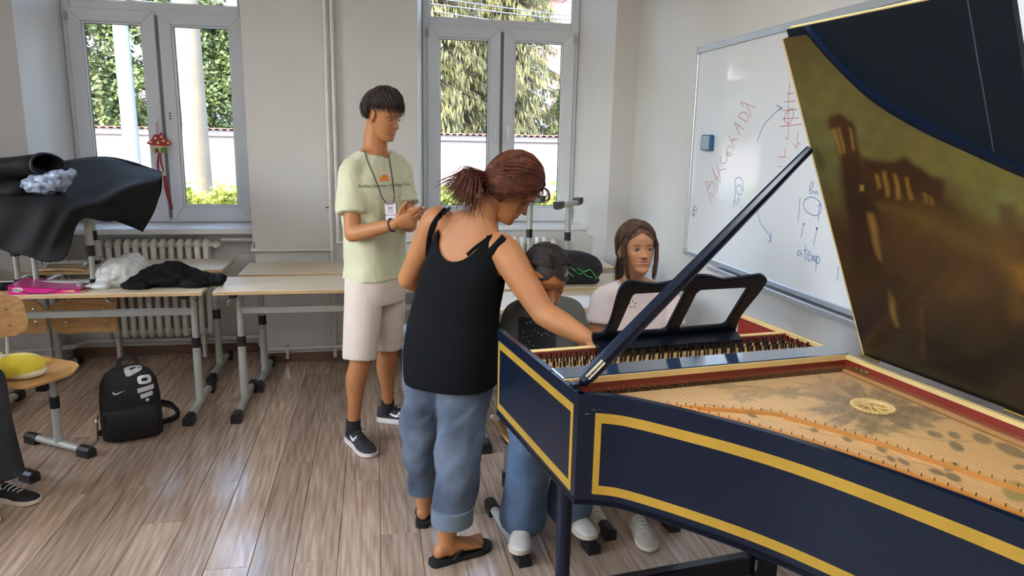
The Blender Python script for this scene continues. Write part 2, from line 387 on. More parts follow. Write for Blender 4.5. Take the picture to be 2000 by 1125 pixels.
def make_window(n, c, label):
    w = thing('window_%d' % n, label, None, (c, 5.70, 0), 0, None, 'structure')
    f = MB(); zb, zs, zt, ztop = .952, 2.432, 2.482, 3.06
    # outer frame (y 0..0.07), transom, head
    f.box(-WH, 0, zb-.02, -WH+.052, .075, ztop, .006); f.box(WH-.052, 0, zb-.02, WH, .075, ztop, .006)
    f.box(-WH+.052, .002, zb-.02, WH-.052, .075, zb+.035, .005); f.box(-WH+.052, .002, zs-.03, WH-.052, .075, zt, .006); f.box(-WH+.052, .002, ztop-.05, WH-.052, .075, ztop, .005)
    f.build('frame', m_pvc, w, 40)
    p = MB().box(-WH+.05, .035, zt-.012, WH-.05, .045, ztop-.04); p.build('transom_pane', m_glass, w)
    b = MB()
    for (a0, b0, a1, b1) in ((-WH+.05, zt-.004, WH-.05, zt+.012), (-WH+.05, ztop-.06, WH-.05, ztop-.048), (-WH+.05, zt, -WH+.066, ztop-.05), (WH-.066, zt, WH-.05, ztop-.05)):
        b.box(a0, .004, b0, a1, .032, b1, .003)
    b.build('transom_bead', m_bead, w, 40)
    for s in (-1, 1):
        xo, xi = s*(WH-.036), s*.012; go, gi = s*.489, s*.094; gb, gt = 1.062, 2.348
        sa = MB(); y0, y1 = -.018, .05
        sa.prism([(xo, zb), (xi, zb), (gi, gb), (go, gb)][::1], lambda x, z: (x, y0, z), lambda x, z: (x, y1, z))
        sa.prism([(xi, zb), (xi, zs), (gi, gt), (gi, gb)], lambda x, z: (x, y0, z), lambda x, z: (x, y1, z))
        sa.prism([(xi, zs), (xo, zs), (go, gt), (gi, gt)], lambda x, z: (x, y0, z), lambda x, z: (x, y1, z))
        sa.prism([(xo, zs), (xo, zb), (go, gb), (go, gt)], lambda x, z: (x, y0, z), lambda x, z: (x, y1, z))
        so = sa.build('sash', m_pvc, w)
        bm_ = bmesh.new(); bm_.from_mesh(so.data); bmesh.ops.recalc_face_normals(bm_, faces=bm_.faces[:]); bmesh.ops.bevel(bm_, geom=[e for e in bm_.edges if e.calc_face_angle(0) > 1.2], offset=.004, segments=1, affect='EDGES'); bm_.to_mesh(so.data); bm_.free()
        g = MB(); xs = sorted((go, gi)); g.box(xs[0]-.005, .018, gb-.005, xs[1]+.005, .028, gt+.005); g.build('pane', m_glass, so)
        bd = MB(); t = .015
        for (a0, b0, a1, b1) in ((xs[0], gb, xs[1], gb+t), (xs[0], gt-t, xs[1], gt), (xs[0], gb+t, xs[0]+t, gt-t), (xs[1]-t, gb+t, xs[1], gt-t)):
            bd.box(a0, -.006, b0, a1, .016, b1, .004)
        bd.build('glazing_bead', m_bead, so, 40)
        gk = MB()
        for (a0, b0, a1, b1) in ((xs[0]+t, gb+t, xs[1]-t, gb+t+.003), (xs[0]+t, gt-t-.003, xs[1]-t, gt-t), (xs[0]+t, gb+t, xs[0]+t+.003, gt-t), (xs[1]-t-.003, gb+t, xs[1]-t, gt-t)):
            gk.box(a0, .004, b0, a1, .0165, b1)
        gk.build('gasket', m_gasket, so)
        if n == 2 or s < 0:
            hx = s*.05; h = MB(); h.box(hx-.014, -.026, 1.64, hx+.014, -.017, 1.71, .004)
            h.tube([(hx, -.026, 1.69), (hx, -.058, 1.69)], .009, 10); h.tube(catmull([(hx, -.056, 1.695), (hx, -.062, 1.66), (hx, -.06, 1.62), (hx, -.056, 1.582)], 4), [.011]*4+[.0105]*4+[.009]*5, 10, asp=.75, rnd=True)
            h.build('handle', m_bead, so, 60)
        else:
            h = MB()
            for k in range(3): h.lathe([(.006, 0), (.006, .003)], (s*.048, -.0185, 1.735-.018*k), 10, [(1, 0, 0), (0, 0, 1), (0, -1, 0)])
            h.build('vent_hole', m_gasket, so)
        hg = MB()
        for hz in (zs-.06, zb+.07):
            hg.tube([(xo+s*.004, -.024, hz-.03), (xo+s*.004, -.024, hz+.03)], .008, 8); hg.box(xo-s*.012, -.026, hz-.028, xo+s*.012, -.016, hz+.028, .002)
        hg.build('hinge', m_steel, so, 40)
    st = MB().box(-.0125, -.004, zb+.03, .0125, .045, zs-.03); st.build('meeting_strip', mat('meeting_strip', lin(120, 123, 127), .5, var=.05), w)
    return w
make_window(1, W1C, 'white double casement window with a red mushroom ornament on its handle')
make_window(2, W2C, 'white double casement window looking out on the spruce')

# radiators
def make_radiator(x0, n, label):
    r = thing('radiator', label, 'radiator', (x0, 5.36, 0), 0, 'cast radiators under the windows'); sp = .0575
    s = MB()
    for yy, w_ in ((-.035, .021), (.035, .021)):
        s.tube([(0, yy, .19), (0, yy, .5), (0, yy, .83)], [.020, .019, .020], 10, asp=.8)
    s.ell((0, 0, .835), (.0255, .062, .036), None, 14, 8); s.ell((0, 0, .19), (.0255, .06, .034), None, 14, 8)
    s.tube([(-.029, 0, .825), (.029, 0, .825)], .022, 10); s.tube([(-.029, 0, .2), (.029, 0, .2)], .022, 10)
    s.box(-.011, -.03, .2, .011, .03, .82)
    me = s.mesh('section', m_rad, 50)
    for k in range(n):
        o = obj('section', me, r); o.location = (k*sp, 0, 0)
    e = (n-1)*sp
    v = MB().tube([(e+.03, 0, .825), (e+.055, 0, .825)], .018, 10); v.ell((e+.07, -.01, .825), (.026, .03, .026)); v.lathe([(.016, 0), (.018, .012), (.014, .02)], (e+.07, -.038, .825), 12, [(1, 0, 0), (0, 0, 1), (0, -1, 0)])
    v.build('valve', m_pipe, r, 50)
    for k in (1, n-2): MB().box(k*sp-.012, -.03, 0.002, k*sp+.012, .03, .17, .003).build('foot', m_rad, r)
    return r
make_radiator(-1.88, 13, 'white ribbed radiator under the left window behind the desks')
make_radiator(.52, 14, 'white ribbed radiator under the right window behind the upturned chair')

# heating pipes
def pipe(name, pts, r, label, group='enamelled heating pipes'):
    return tag(MB().tube(pts, r, 10).build(name, m_pipe, None, 50), label, 'pipe', group)
pp = MB()
pipe('heating_pipe', [(-.312, PY-.028, .03), (-.312, PY-.028, CZ-.01)], .013, 'left of the two tall white vertical pipes on the wall between the windows')
pipe('heating_pipe', [(-.268, PY-.024, .86), (-.268, PY-.024, CZ-.01)], .014, 'right of the two tall white vertical pipes on the wall between the windows')
pipe('heating_pipe', catmull([(-1.09, 5.36, .86), (-.90, 5.36, .86), (-.862, 5.33, .856), (-.855, 5.2, .82), (-.845, 5.143, .815), (-.8, 5.137, .815), (-.34, 5.137, .815), (-.318, 5.14, .815)], 4), .012, 'white horizontal pipe running from the left radiator valve to the vertical pipes')
pipe('heating_pipe', [(-.268, PY-.026, .865), (.29, PY-.026, .875)], .012, 'short white horizontal pipe behind the standing boy')
pipe('heating_pipe', [(-2.1, 5.3, .12), (-2.04, 5.43, .12), (-.86, 5.43, .115)], .018, 'thick white pipe low behind the left radiator')
pipe('heating_pipe', [(-2.6, PY-.03, .15), (-2.24, PY-.03, .15), (-2.1, 5.298, .12)], .018, 'thick white pipe bending out of the left niche near the floor')
pipe('heating_pipe', [(-.85, 5.25, .125), (-.815, PY-.03, .105), (.29, PY-.03, .11)], .016, 'thick white pipe just above the baseboard between the windows')
cl = MB().box(-.655, PY-.05, .03, -.632, PY-.006, .125, .003); cl.tube([(-.643, PY-.05, .06), (-.643, PY-.075, .06)], .008, 8)
tag(cl.build('pipe_clamp', m_chrome, None, 40), 'small metal clamp holding the low pipe above the baseboard', 'clamp')
hk = MB()
for (px, py) in ((540, 487), (640, 405)):
    q = at_y(px, py, PY-.004); hk.box(q[0]-.012, PY-.012, q[2]-.003, q[0]+.012, PY-.001, q[2]+.003, .001)
structure('trim_3', hk, m_gasket, 'two little dark iron hooks left in the wall by the pipes')

# hanging fill lamps, unseen, added to brighten the room
m_fill = mat('fill_diffuser', (.97, .985, 1.0), .5, emit=FILL_LAMP)
for (x, y, lb_) in ((-1.3, -1.5, 'rear lamp on the desk side'), (.7, -1.3, 'rear lamp on the whiteboard side'), (-1.3, .6, 'middle lamp on the desk side'), (.75, 1.3, 'lamp hanging nearest the harpsichord')):
    L_ = thing('fill_lamp', 'added unseen fill lamp built like a long white fluorescent, '+lb_, 'lamp', (x, y, 2.82), 0, 'added fill lamps out of view')
    MB().box(-.14, -.64, -.05, .14, .64, 0, .01).build('housing', m_bead, L_)
    MB().box(-.12, -.62, -.075, .12, .62, -.05, .01).build('diffuser', m_fill, L_)
    for yy in (-.45, .45): MB().tube([(0, yy, 0), (0, yy, CZ-2.82)], .006, 6).build('suspension_rod', m_steel, L_)

# whiteboard on the right wall
m_wb = mat('whiteboard_enamel', lin(226, 227, 231), .035, var=.02, vs=2, bump=.004, bs=4, spec=.5)
m_alu = mat('aluminium', lin(190, 194, 200), .35, metal=.6, var=.04, vs=9)
WBX, WB0, WB1, WBZ0, WBZ1 = 1.862, 4.08, 1.62, .955, 2.115
wbd = thing('whiteboard', 'large glossy whiteboard with red and blue marker notes on the right wall', 'whiteboard', (WBX, (WB0+WB1)/2, WBZ0)); q = (WBX, (WB0+WB1)/2, WBZ0)
MB().box(WBX, WB1, WBZ0, WBX+.02, WB0, WBZ1).build('board', m_wb, wbd, None, q)
fm = MB()
for (a, b, c_, d) in ((WB1-.02, WBZ0-.02, WB0+.02, WBZ0+.006), (WB1-.02, WBZ1-.006, WB0+.02, WBZ1+.03), (WB1-.02, WBZ0, WB1+.005, WBZ1), (WB0-.004, WBZ0, WB0+.016, WBZ1)):
    fm.box(WBX-.009, a, b, WBX+.024, c_, d, .003)
fm.build('frame', m_alu, wbd, None, q)
MB().box(WBX-.055, WB1+.02, WBZ0-.045, WBX+.02, WB0-.42, WBZ0-.03, .004).box(WBX-.06, WB1+.02, WBZ0-.045, WBX-.052, WB0-.42, WBZ0-.018, .002).build('pen_tray', m_alu, wbd, None, q)
for yy, zz in ((WB0+.005, WBZ1+.01), (WB0+.005, WBZ0-.005)): MB().box(WBX-.012, yy-.018, zz-.02, WBX+.02, yy+.016, zz+.022, .004).build('corner_cap', m_steel, wbd, None, q)
m_red = mat('marker_red', lin(200, 118, 122), .6, var=.2, vs=60); m_blue = mat('marker_blue', lin(100, 136, 192), .6, var=.2, vs=60); m_ink = mat('marker_black', lin(60, 64, 72), .6, var=.2, vs=60)
def strokes(name, lines, m, w_=.0018):
    mb = MB()
    for ln in lines:
        P = [at_x(px, py, WBX) for px, py in ln]
        P = catmull(P, 4) if len(P) > 2 else P
        for i in range(len(P)-1):
            a, b = P[i], P[i+1]; d = unit(b-a); nn = np.cross(d, V3(1, 0, 0))*w_
            a, b = a-d*w_*.4, b+d*w_*.4
            mb.add([V3(WBX-.0006, *(p[1:])) for p in (a-nn, a+nn, b+nn, b-nn)]+[V3(WBX-.0001, *(p[1:])) for p in (a-nn, a+nn, b+nn, b-nn)], [(0, 1, 2, 3), (7, 6, 5, 4), (0, 4, 5, 1), (2, 6, 7, 3)])
    o_ = mb.build(name, m, wbd, None, q); o_['kind'] = 'stuff'; return o_
s1 = lambda x, y: (1360+x/4.5, 180+y/4.5)
s2 = lambda x, y: (1500+x/2.8125, 160+y/2.8125)
S1 = lambda *p: [s1(*a) for a in p]; S2 = lambda *p: [s2(*a) for a in p]
strokes('red_writing', [S1((80, 780), (98, 850), (132, 978)), S1((80, 790), (105, 790), (112, 830), (105, 850), (130, 790), (152, 800), (155, 870), (140, 920), (125, 880)),
    S1((140, 670), (165, 740), (185, 860)), S1((145, 680), (185, 760), (215, 790)), S1((165, 770), (195, 745)), S1((185, 630), (195, 700), (215, 755)), S1((200, 690), (255, 672)),
    S1((215, 560), (222, 620), (250, 625), (270, 590), (262, 540)), S1((265, 520), (285, 560), (318, 540)), S1((262, 520), (295, 470), (325, 500)), S1((270, 545), (305, 525)),
    S1((285, 385), (330, 470)), S1((335, 400), (310, 430), (362, 410)), S1((335, 265), (352, 310), (382, 375)), S1((338, 268), (385, 300), (415, 325)), S1((365, 320), (372, 285)),
    S1((368, 215), (412, 245), (450, 268)), S1((368, 212), (400, 178), (435, 180), (455, 215), (448, 262)), S1((390, 85), (430, 100), (520, 135)), S1((440, 120), (470, 165), (480, 215)), S1((395, 95), (415, 130)),
    S2((120, 0), (112, 100), (112, 300), (98, 306)), S2((104, 66), (142, 62)), S2((90, 110), (148, 104)), S2((82, 158), (160, 150)), S2((80, 202), (168, 198)), S2((70, 245), (185, 232)),
    S2((112, 160), (135, 145), (140, 185), (118, 228), (92, 215), (98, 175), (125, 150)), S2((165, 275), (160, 330)), S2((145, 340), (155, 365), (165, 335), (178, 345)), S2((58, 413), (100, 410)), S2((56, 465), (76, 464)), S2((52, 516), (66, 512)), S2((98, 362), (90, 410))], m_red)
strokes('blue_writing', [S1((345, 890), (340, 780), (372, 750), (405, 775), (415, 870)), S1((370, 815), (352, 840), (365, 890), (390, 900), (402, 860), (388, 820), (370, 815)), S1((345, 880), (325, 1015)), S1((335, 950), (352, 985)), S1((358, 990), (372, 930), (380, 975)), S1((400, 990), (392, 1025)),
    S2((-60, 330), (-30, 250), (10, 200), (50, 160), (78, 145)), S2((48, 128), (78, 145), (60, 152)), S2((-60, 700), (-40, 780), (0, 830), (15, 868), (0, 880)), S2((15, 868), (18, 820)),
    S2((230, 600), (250, 565), (242, 548), (228, 590), (235, 615), (248, 600), (258, 615), (265, 600), (275, 618)), S2((176, 636), (166, 762)), S2((200, 650), (238, 632), (285, 660), (290, 710), (262, 735), (215, 715), (195, 675), (205, 645)),
    S2((285, 668), (276, 765)), S2((272, 682), (292, 672)), S2((196, 782), (182, 852)), S2((194, 776), (200, 780), (195, 784), (192, 778)), S2((270, 805), (250, 898)), S2((266, 800), (274, 804), (268, 810), (264, 802)),
    S2((180, 928), (165, 930), (165, 955), (182, 940), (184, 960)), S2((206, 900), (204, 970), (212, 975)), S2((196, 928), (218, 922)), S2((222, 955), (235, 945), (228, 932), (218, 950), (226, 985), (238, 975), (244, 950), (248, 985), (256, 955), (262, 990), (268, 955)), S2((270, 955), (262, 1038)), S2((268, 960), (284, 965), (278, 995), (264, 995)), S2((388, 1015), (380, 1092))], m_blue, .0019)
strokes('black_doodle', [[(1357, 402), (1353, 412), (1354, 420)], [(1357, 401), (1361, 408), (1360, 416)], [(1354, 410), (1359, 412)], [(1356, 406), (1356, 424)], [(1352, 416), (1354, 422), (1358, 418)]], m_ink, .0018)
# magnetic eraser on the board
e0, e1 = at_x(1371, 262, WBX-.02), at_x(1390, 272, WBX-.02)
er = thing('board_eraser', 'small blue and white magnetic eraser stuck on the whiteboard', 'eraser', (WBX-.001, (e0[1]+e1[1])/2, 1.59))
MB().box(-.028, -.062, -.03, -.003, .05, .055, .004).build('felt_block', mat('eraser_blue', lin(40, 104, 150), .7, var=.2, vs=40, bump=.1), er)
MB().box(-.034, -.058, -.026, -.0275, .046, .051, .003).build('printed_face', mat('eraser_print', lin(150, 170, 186), .5, var=.35, vs=60), er)
gr = MB()
for k in range(4): gr.box(-.026, -.05+k*.026, .0545, -.006, -.036+k*.026, .0575)
gr.build('ridge', mat('eraser_ridge', lin(90, 150, 185), .6, var=.1), er)

# mushroom ornament on the left window handle
mo = at_y(311, 281, 5.632)
orn = thing('mushroom_ornament', 'red spotted mushroom house ornament with ribbons hanging from the window handle', 'ornament', (mo[0], 5.632, mo[2]))
fl_ = lambda P, d0, d1: MB().prism(P, lambda x, z: (x, d0, z), lambda x, z: (x, d1, z))
m_or = mat('ornament_red', lin(178, 44, 40), .55, var=.12, vs=30); m_oc = mat('ornament_cream', lin(206, 204, 150), .6, var=.15, vs=30); m_og = mat('ornament_green', lin(108, 140, 50), .6, var=.25, vs=50); m_ow = mat('ornament_white', lin(236, 220, 190), .6, var=.05)
fl_([(-.052, -.06), (.052, -.065), (.056, -.01), (-.056, -.005)], -.004, .004).build('house_wall', m_oc, orn)
fl_([(-.082, 0), (-.074, .016), (-.05, .028), (-.03, .062), (-.012, .07), (.006, .064), (.016, .084), (.03, .06), (.058, .03), (.08, .012), (.078, -.004), (.05, -.016), (0, -.012), (-.05, -.012)], -.006, .006).build('roof', m_or, orn)
dt = MB()
for (x, z) in ((-.022, .04), (.02, .05), (.032, .022), (-.006, .008), (-.056, .012), (.062, .008)): dt.lathe([(.009, 0), (.009, .002)], (x, -.006, z), 10, [(1, 0, 0), (0, 0, 1), (0, -1, 0)])
dt.build('spot', m_ow, orn)
g_ = fl_([(.006, -.06), (.05, -.062), (.054, -.035), (.036, -.02), (.014, -.03)], -.008, .002); g_.build('bush', m_og, orn)
fl_([(-.03, -.06), (-.006, -.06), (-.006, -.038), (-.018, -.028), (-.03, -.038)], -.007, .002).build('door_panel', mat('ornament_brown', lin(120, 66, 44), .6, var=.2), orn)
rb = MB()
for dx, z0, x1, z1, w_ in ((-.004, -.06, -.016, -.22, .007), (.006, -.06, .018, -.2, .006), (.018, -.2, .055, -.47, .012)):
    P = [(dx, -.004, z0), ((dx+x1)/2-.006, -.012, (z0+z1)/2), (x1, -.006, z1)]
    P = catmull(P, 4); R = [w_*(.6+.6*sin(pi*min(1, i/(len(P)-1)*1.0))) for i in range(len(P))]
    rb.loft([[(p[0]-r, p[1], p[2]), (p[0], p[1]-.002, p[2]), (p[0]+r, p[1], p[2]), (p[0], p[1]+.001, p[2])] for p, r in zip(P, R)])
rb.build('ribbon', mat('ribbon_red', lin(156, 36, 44), .6, var=.25, vs=90), orn)
MB().tube([(-.004, -.02, .15), (-.01, -.012, .1), (-.002, -.004, .06), (.006, -.012, .1), (.002, -.02, .15)], .0015, 6).build('cord', m_or, orn)
MB().box(-.008, -.01, -.225, .03, -.002, -.2, .003).build('ribbon_knot', m_oc, orn)
# ================================================================ OUTSIDE THE WINDOWS
GZ = -.4
structure('ground_outside', MB().box(-40, OY+.02, GZ-.2, 40, 60, GZ).box(-40, -30, GZ-.2, LX-.25, OY+.02, GZ), mat('street_pale', lin(108, 105, 103), .9, var=.12, vs=.8, bump=.1, bs=20), 'pale paved street outside the windows')
# garden wall with tile coping across the street
gw = thing('garden_wall', 'long white rendered garden wall with red tile coping across the street', 'wall', (0, 14, GZ))
MB().box(-16, 0, 0, 14, .25, 1.95).box(-16, -.06, 1.95, 14, .31, 2.06, .01).build('wall_body', mat('render_white', lin(104, 99, 101), .9, var=.05, vs=.7, bump=.1, bs=18), gw)
tm = MB().loft([[(r*cos(a), y, r*.6*sin(a)) for a in np.linspace(0, pi, 9)]+[(r*.8*cos(a), y, r*.4*sin(a)) for a in np.linspace(pi, 0, 9)] for r, y in ((.062, -.14), (.052, .16), (.06, .42))]).mesh('coping_tile', mat('terracotta', lin(118, 70, 60), .8, var=.25, vs=6, rnd=.2), 50)
for k in range(150):
    o = obj('coping_tile', tm, gw); o.location = (-9.4+k*.125, 0, 2.06)
def leaf_mesh(pts, nrm, size, asp=1.7, seed=0, hang=None):
    r = np.random.default_rng(seed); n = len(pts); a = r.normal(size=(n, 3)); nrm = nrm/np.linalg.norm(nrm, axis=1)[:, None]
    if hang is not None: a = hang
    u = a-nrm*(a*nrm).sum(1)[:, None]; u /= np.linalg.norm(u, axis=1)[:, None]+1e-9; w = np.cross(nrm, u)
    s = (size*(.6+.8*r.random(n)))[:, None]; L_ = u*s*asp; Wd = w*s
    mid = nrm*s*.18
    V = np.empty((n, 4, 3)); V[:, 0] = pts-L_*.5; V[:, 1] = pts+Wd*.5+mid; V[:, 2] = pts+L_*.5; V[:, 3] = pts-Wd*.5+mid
    me = bpy.data.meshes.new('foliage'); me.vertices.add(n*4); me.vertices.foreach_set('co', V.ravel())
    me.loops.add(n*4); me.loops.foreach_set('vertex_index', np.arange(n*4)); me.polygons.add(n); me.polygons.foreach_set('loop_start', np.arange(n)*4); me.polygons.foreach_set('loop_total', np.full(n, 4)); me.update()
    return me
def leaf_mat(name, c, c2):
    m = mat(name, c, .55, var=.5, vs=1.6, col2=c2, spec=.3); b = m.node_tree.nodes['Principled BSDF']
    nt = m.node_tree; t = nt.nodes.new('ShaderNodeBsdfTranslucent'); mx = nt.nodes.new('ShaderNodeMixShader'); mx.inputs[0].default_value = .35
    nt.links.new(b.inputs['Base Color'].links[0].from_socket, t.inputs[0]); nt.links.new(b.outputs[0], mx.inputs[1]); nt.links.new(t.outputs[0], mx.inputs[2]); nt.links.new(mx.outputs[0], nt.nodes['Material Output'].inputs[0])
    return m
m_leafa = leaf_mat('leaf_dark_green', lin(66, 80, 44), lin(24, 36, 24)); m_leafb = leaf_mat('leaf_mid_green', lin(78, 90, 46), lin(32, 46, 26)); m_leafc = leaf_mat('leaf_yellow_green', lin(96, 98, 48), lin(46, 56, 28))
m_spr = leaf_mat('spruce_needles', lin(96, 92, 52), lin(40, 48, 30)); m_hedge = leaf_mat('hedge_leaves', lin(124, 128, 48), lin(66, 78, 26))
m_bark = mat('bark', lin(46, 38, 30), .9, var=.4, vs=6, bump=.5, bs=20)
def tree(loc, h, rx, rz, cz, m, label, n=26000, seed=1, size=.058):
    t = thing('leafy_tree', label, 'tree', (loc[0], loc[1], GZ), 0, 'trees behind the garden wall'); r = np.random.default_rng(seed)
    MB().tube([(0, 0, 0), (.05, 0, cz*.6), (0, .05, cz)], [.16, .12, .07], 8).build('trunk', m_bark, t, 60)
    nc = 150; d = r.normal(size=(nc, 3)); d /= np.linalg.norm(d, axis=1)[:, None]; cen = d*np.array([rx, rx, rz])*(.55+.45*r.random(nc)**.5)[:, None]+np.array([0, 0, cz])
    k = r.integers(0, nc, n); dd = r.normal(size=(n, 3)); dd /= np.linalg.norm(dd, axis=1)[:, None]
    P = cen[k]+dd*(rx*.24*r.random(n)[:, None]**.4)
    N = dd+r.normal(size=(n, 3))*.5+np.array([0, 0, .6])
    f = obj('foliage', leaf_mesh(P, N, size, seed=seed), t); f.data.materials.append(m); f['kind'] = 'stuff'
    return t
tree((-8.6, 17.5), 7, 2.0, 3.2, 3.4, m_leafa, 'dark green leafy tree at the far left edge of the left window', seed=3)
tree((-6.6, 17), 8, 1.5, 3.2, 3.6, m_leafa, 'tall dark green tree behind the white pole in the left window', seed=1, n=30000)
tree((-5.0, 16.4), 8, 1.2, 2.6, 3.4, m_leafb, 'mid green tree between the two poles seen through the left window', seed=2)
tree((-3.5, 17), 8, 1.1, 2.0, 2.8, m_leafb, 'bushy green tree just right of the concrete pole', seed=4)
tree((-2.2, 18), 7, .9, 2.1, 3.2, m_leafc, 'yellow green tree at the right edge of the left window', seed=5, n=18000)
tree((5.2, 18), 7, 1.0, 1.3, 2.2, m_leafb, 'low green tree by the right edge of the right window', seed=6, n=14000)
def spruce(x, y, h, rad, label, seed):
    t = thing('spruce_tree', label, 'tree', (x, y, GZ), 0, 'trees behind the garden wall'); r = np.random.default_rng(seed)
    MB().tube([(0, 0, 0), (0, 0, h*.5), (0, 0, h)], [.26, .17, .03], 8).build('trunk', m_bark, t, 60)
    P, N, H = [], [], []; br = MB()
    z = .7
    while z < h-.2:
        fr = (1-z/h)**.75; nb = 11
        for b in range(nb):
            a = 2*pi*(b+r.random())/nb; ln = rad*fr*(.75+.4*r.random()); dirv = V3(cos(a), sin(a), 0); side = V3(-sin(a), cos(a), 0)
            e = dirv*ln+V3(0, 0, z-.28*ln); br.tube([(0, 0, z), dirv*ln*.5+V3(0, 0, z-.05*ln), e], [.03, .02, .008], 4, caps=False)
            m_ = int(90*ln/2+24)
            for q in range(m_):
                s = r.random()**.7; pz = z-.28*ln*s*s; p = dirv*ln*s+side*r.normal()*.16*(1-.4*s)+V3(0, 0, pz); L_ = .06+.16*r.random()
                P.append(p-V3(0, 0, L_*.7)); N.append(dirv+side*r.normal()*.9+V3(0, 0, .25)); H.append(V3(0, 0, -1)+dirv*.35*r.random()+side*r.normal()*.25)
        z += .2
    br.build('branches', m_bark, t)['kind'] = 'stuff'
    f = obj('foliage', leaf_mesh(np.array(P), np.array(N), .036, 5.0, seed, np.array(H)), t); f.data.materials.append(m_spr); f['kind'] = 'stuff'
spruce(1.0, 16.6, 11, 2.3, 'large drooping spruce filling the left pane of the right window', 11)
spruce(3.0, 17.4, 12, 1.75, 'drooping spruce filling the right pane of the right window', 12)
spruce(-.8, 18, 10, 1.6, 'spruce hidden mostly behind the wall between the windows', 13)
# hedge below the windows
for i, (xa, xb, lab, sd) in enumerate(((-3.9, -.7, 'bright yellow green hedge low in the left window', 21), (.3, 2.9, 'bright yellow green hedge low in the right window', 22))):
    hd = thing('hedge', lab, 'hedge', ((xa+xb)/2, 8.3, GZ), 0, 'hedges under the windows'); r = np.random.default_rng(sd); n = 16000; w_ = (xb-xa)/2
    P = np.stack([r.uniform(-w_, w_, n), r.uniform(-.35, .35, n), r.random(n)**.5*1.42], 1); P[:, 2] += .09*np.sin(P[:, 0]*5+sd)+.05*np.sin(P[:, 0]*13)+.05*r.normal(size=n)
    N = r.normal(size=(n, 3))+np.array([0, -.5, .9]); f = obj('foliage', leaf_mesh(P, N, .042, 1.5, sd), hd); f.data.materials.append(m_hedge); f['kind'] = 'stuff'
    st = MB()
    for k in range(14): x = -w_+(k+.5)*2*w_/14; st.tube([(x, 0, 0), (x+.05, .03, .6), (x, 0, 1.2)], [.02, .015, .008], 5)
    st.build('stems', m_bark, hd)['kind'] = 'stuff'
wd = at_y(898, 375, 7.9); wt = thing('weed_plant', 'tall thin weed rising above the hedge in the right window', 'plant', (wd[0], 7.9, GZ))
MB().tube([(0, 0, 0), (.01, 0, 1.0), (0, 0, 1.75)], [.008, .006, .003], 5).build('stem', m_hedge, wt)
lf = MB()
for k in range(16):
    z = 1.05+k*.04; a = k*2.4; d = V3(cos(a), sin(a), .5); s = .1*(1-k/20); lf.add([(0, 0, z), V3(0, 0, z)+d*s*.5+V3(-sin(a), cos(a), 0)*s*.25, V3(0, 0, z)+d*s, V3(0, 0, z)+d*s*.5-V3(-sin(a), cos(a), 0)*s*.25], [(0, 1, 2, 3)])
o = lf.build('leaves', m_hedge, wt); o['kind'] = 'stuff'
# poles
a = at_y(247, 150, 11.0); t = thing('lamp_pole', 'white painted steel pole seen through the left pane of the left window', 'pole', (a[0], 11, GZ))
MB().tube([(0, 0, 0), (-.02, 0, 3), (-.04, 0, 7.5)], [.11, .10, .075], 16).build('shaft', mat('pole_white', lin(98, 100, 104), .5, var=.06, vs=3), t, 60)
MB().lathe([(.17, 0), (.17, .03), (.125, .05), (.12, .3)], (0, 0, 0), 16).build('base_collar', mat('pole_grey', lin(150, 150, 152), .6, var=.1), t, 50)
a = at_y(378, 150, 10.2); t = thing('utility_pole', 'thick beige concrete utility pole seen through the right pane of the left window', 'pole', (a[0], 10.2, GZ))
MB().tube([(0, 0, 0), (-.03, 0, 3), (-.08, 0, 8)], [.165, .15, .11], 20).build('shaft', mat('pole_concrete', lin(90, 81, 68), .9, var=.14, vs=5, bump=.3, bs=30), t, 60)
cb = MB()
for z in (6.4, 7.0): cb.box(-.6, -.05, z, .6, .05, z+.08, .01)
cb.build('cross_arm', mat('pole_grey', lin(150, 150, 152), .6, var=.1), t)
m_cable = mat('cable_black', lin(50, 56, 62), .6, var=.1)
for k, ((xa, ya), (xb, yb)) in enumerate((((842, 8), (1114, 40)), ((842, 22), (1000, 45)), ((842, -4), (1114, 32)), ((842, -40), (1114, 5)), ((842, 62), (1114, 88)))):
    yk = 12+.5*k; P = [at_y(xa, ya, yk), at_y(xb, yb, yk)]; d = (P[1]-P[0]); P = [P[0]-d*2.5, P[0]-d*1.2, *P, P[1]+d*1.2, P[1]+d*2.5]
    P = [p+V3(0, 0, .012*((i-2.5)**2)) for i, p in enumerate(P)]
    tag(MB().tube(catmull(P, 4), .011, 6).build('power_cable', m_cable), 'black power cable, %s of the five strung past the right window' % ['second from the top', 'fourth from the top', 'third from the top', 'topmost', 'lowest'][k], 'cable', 'cables over the street')
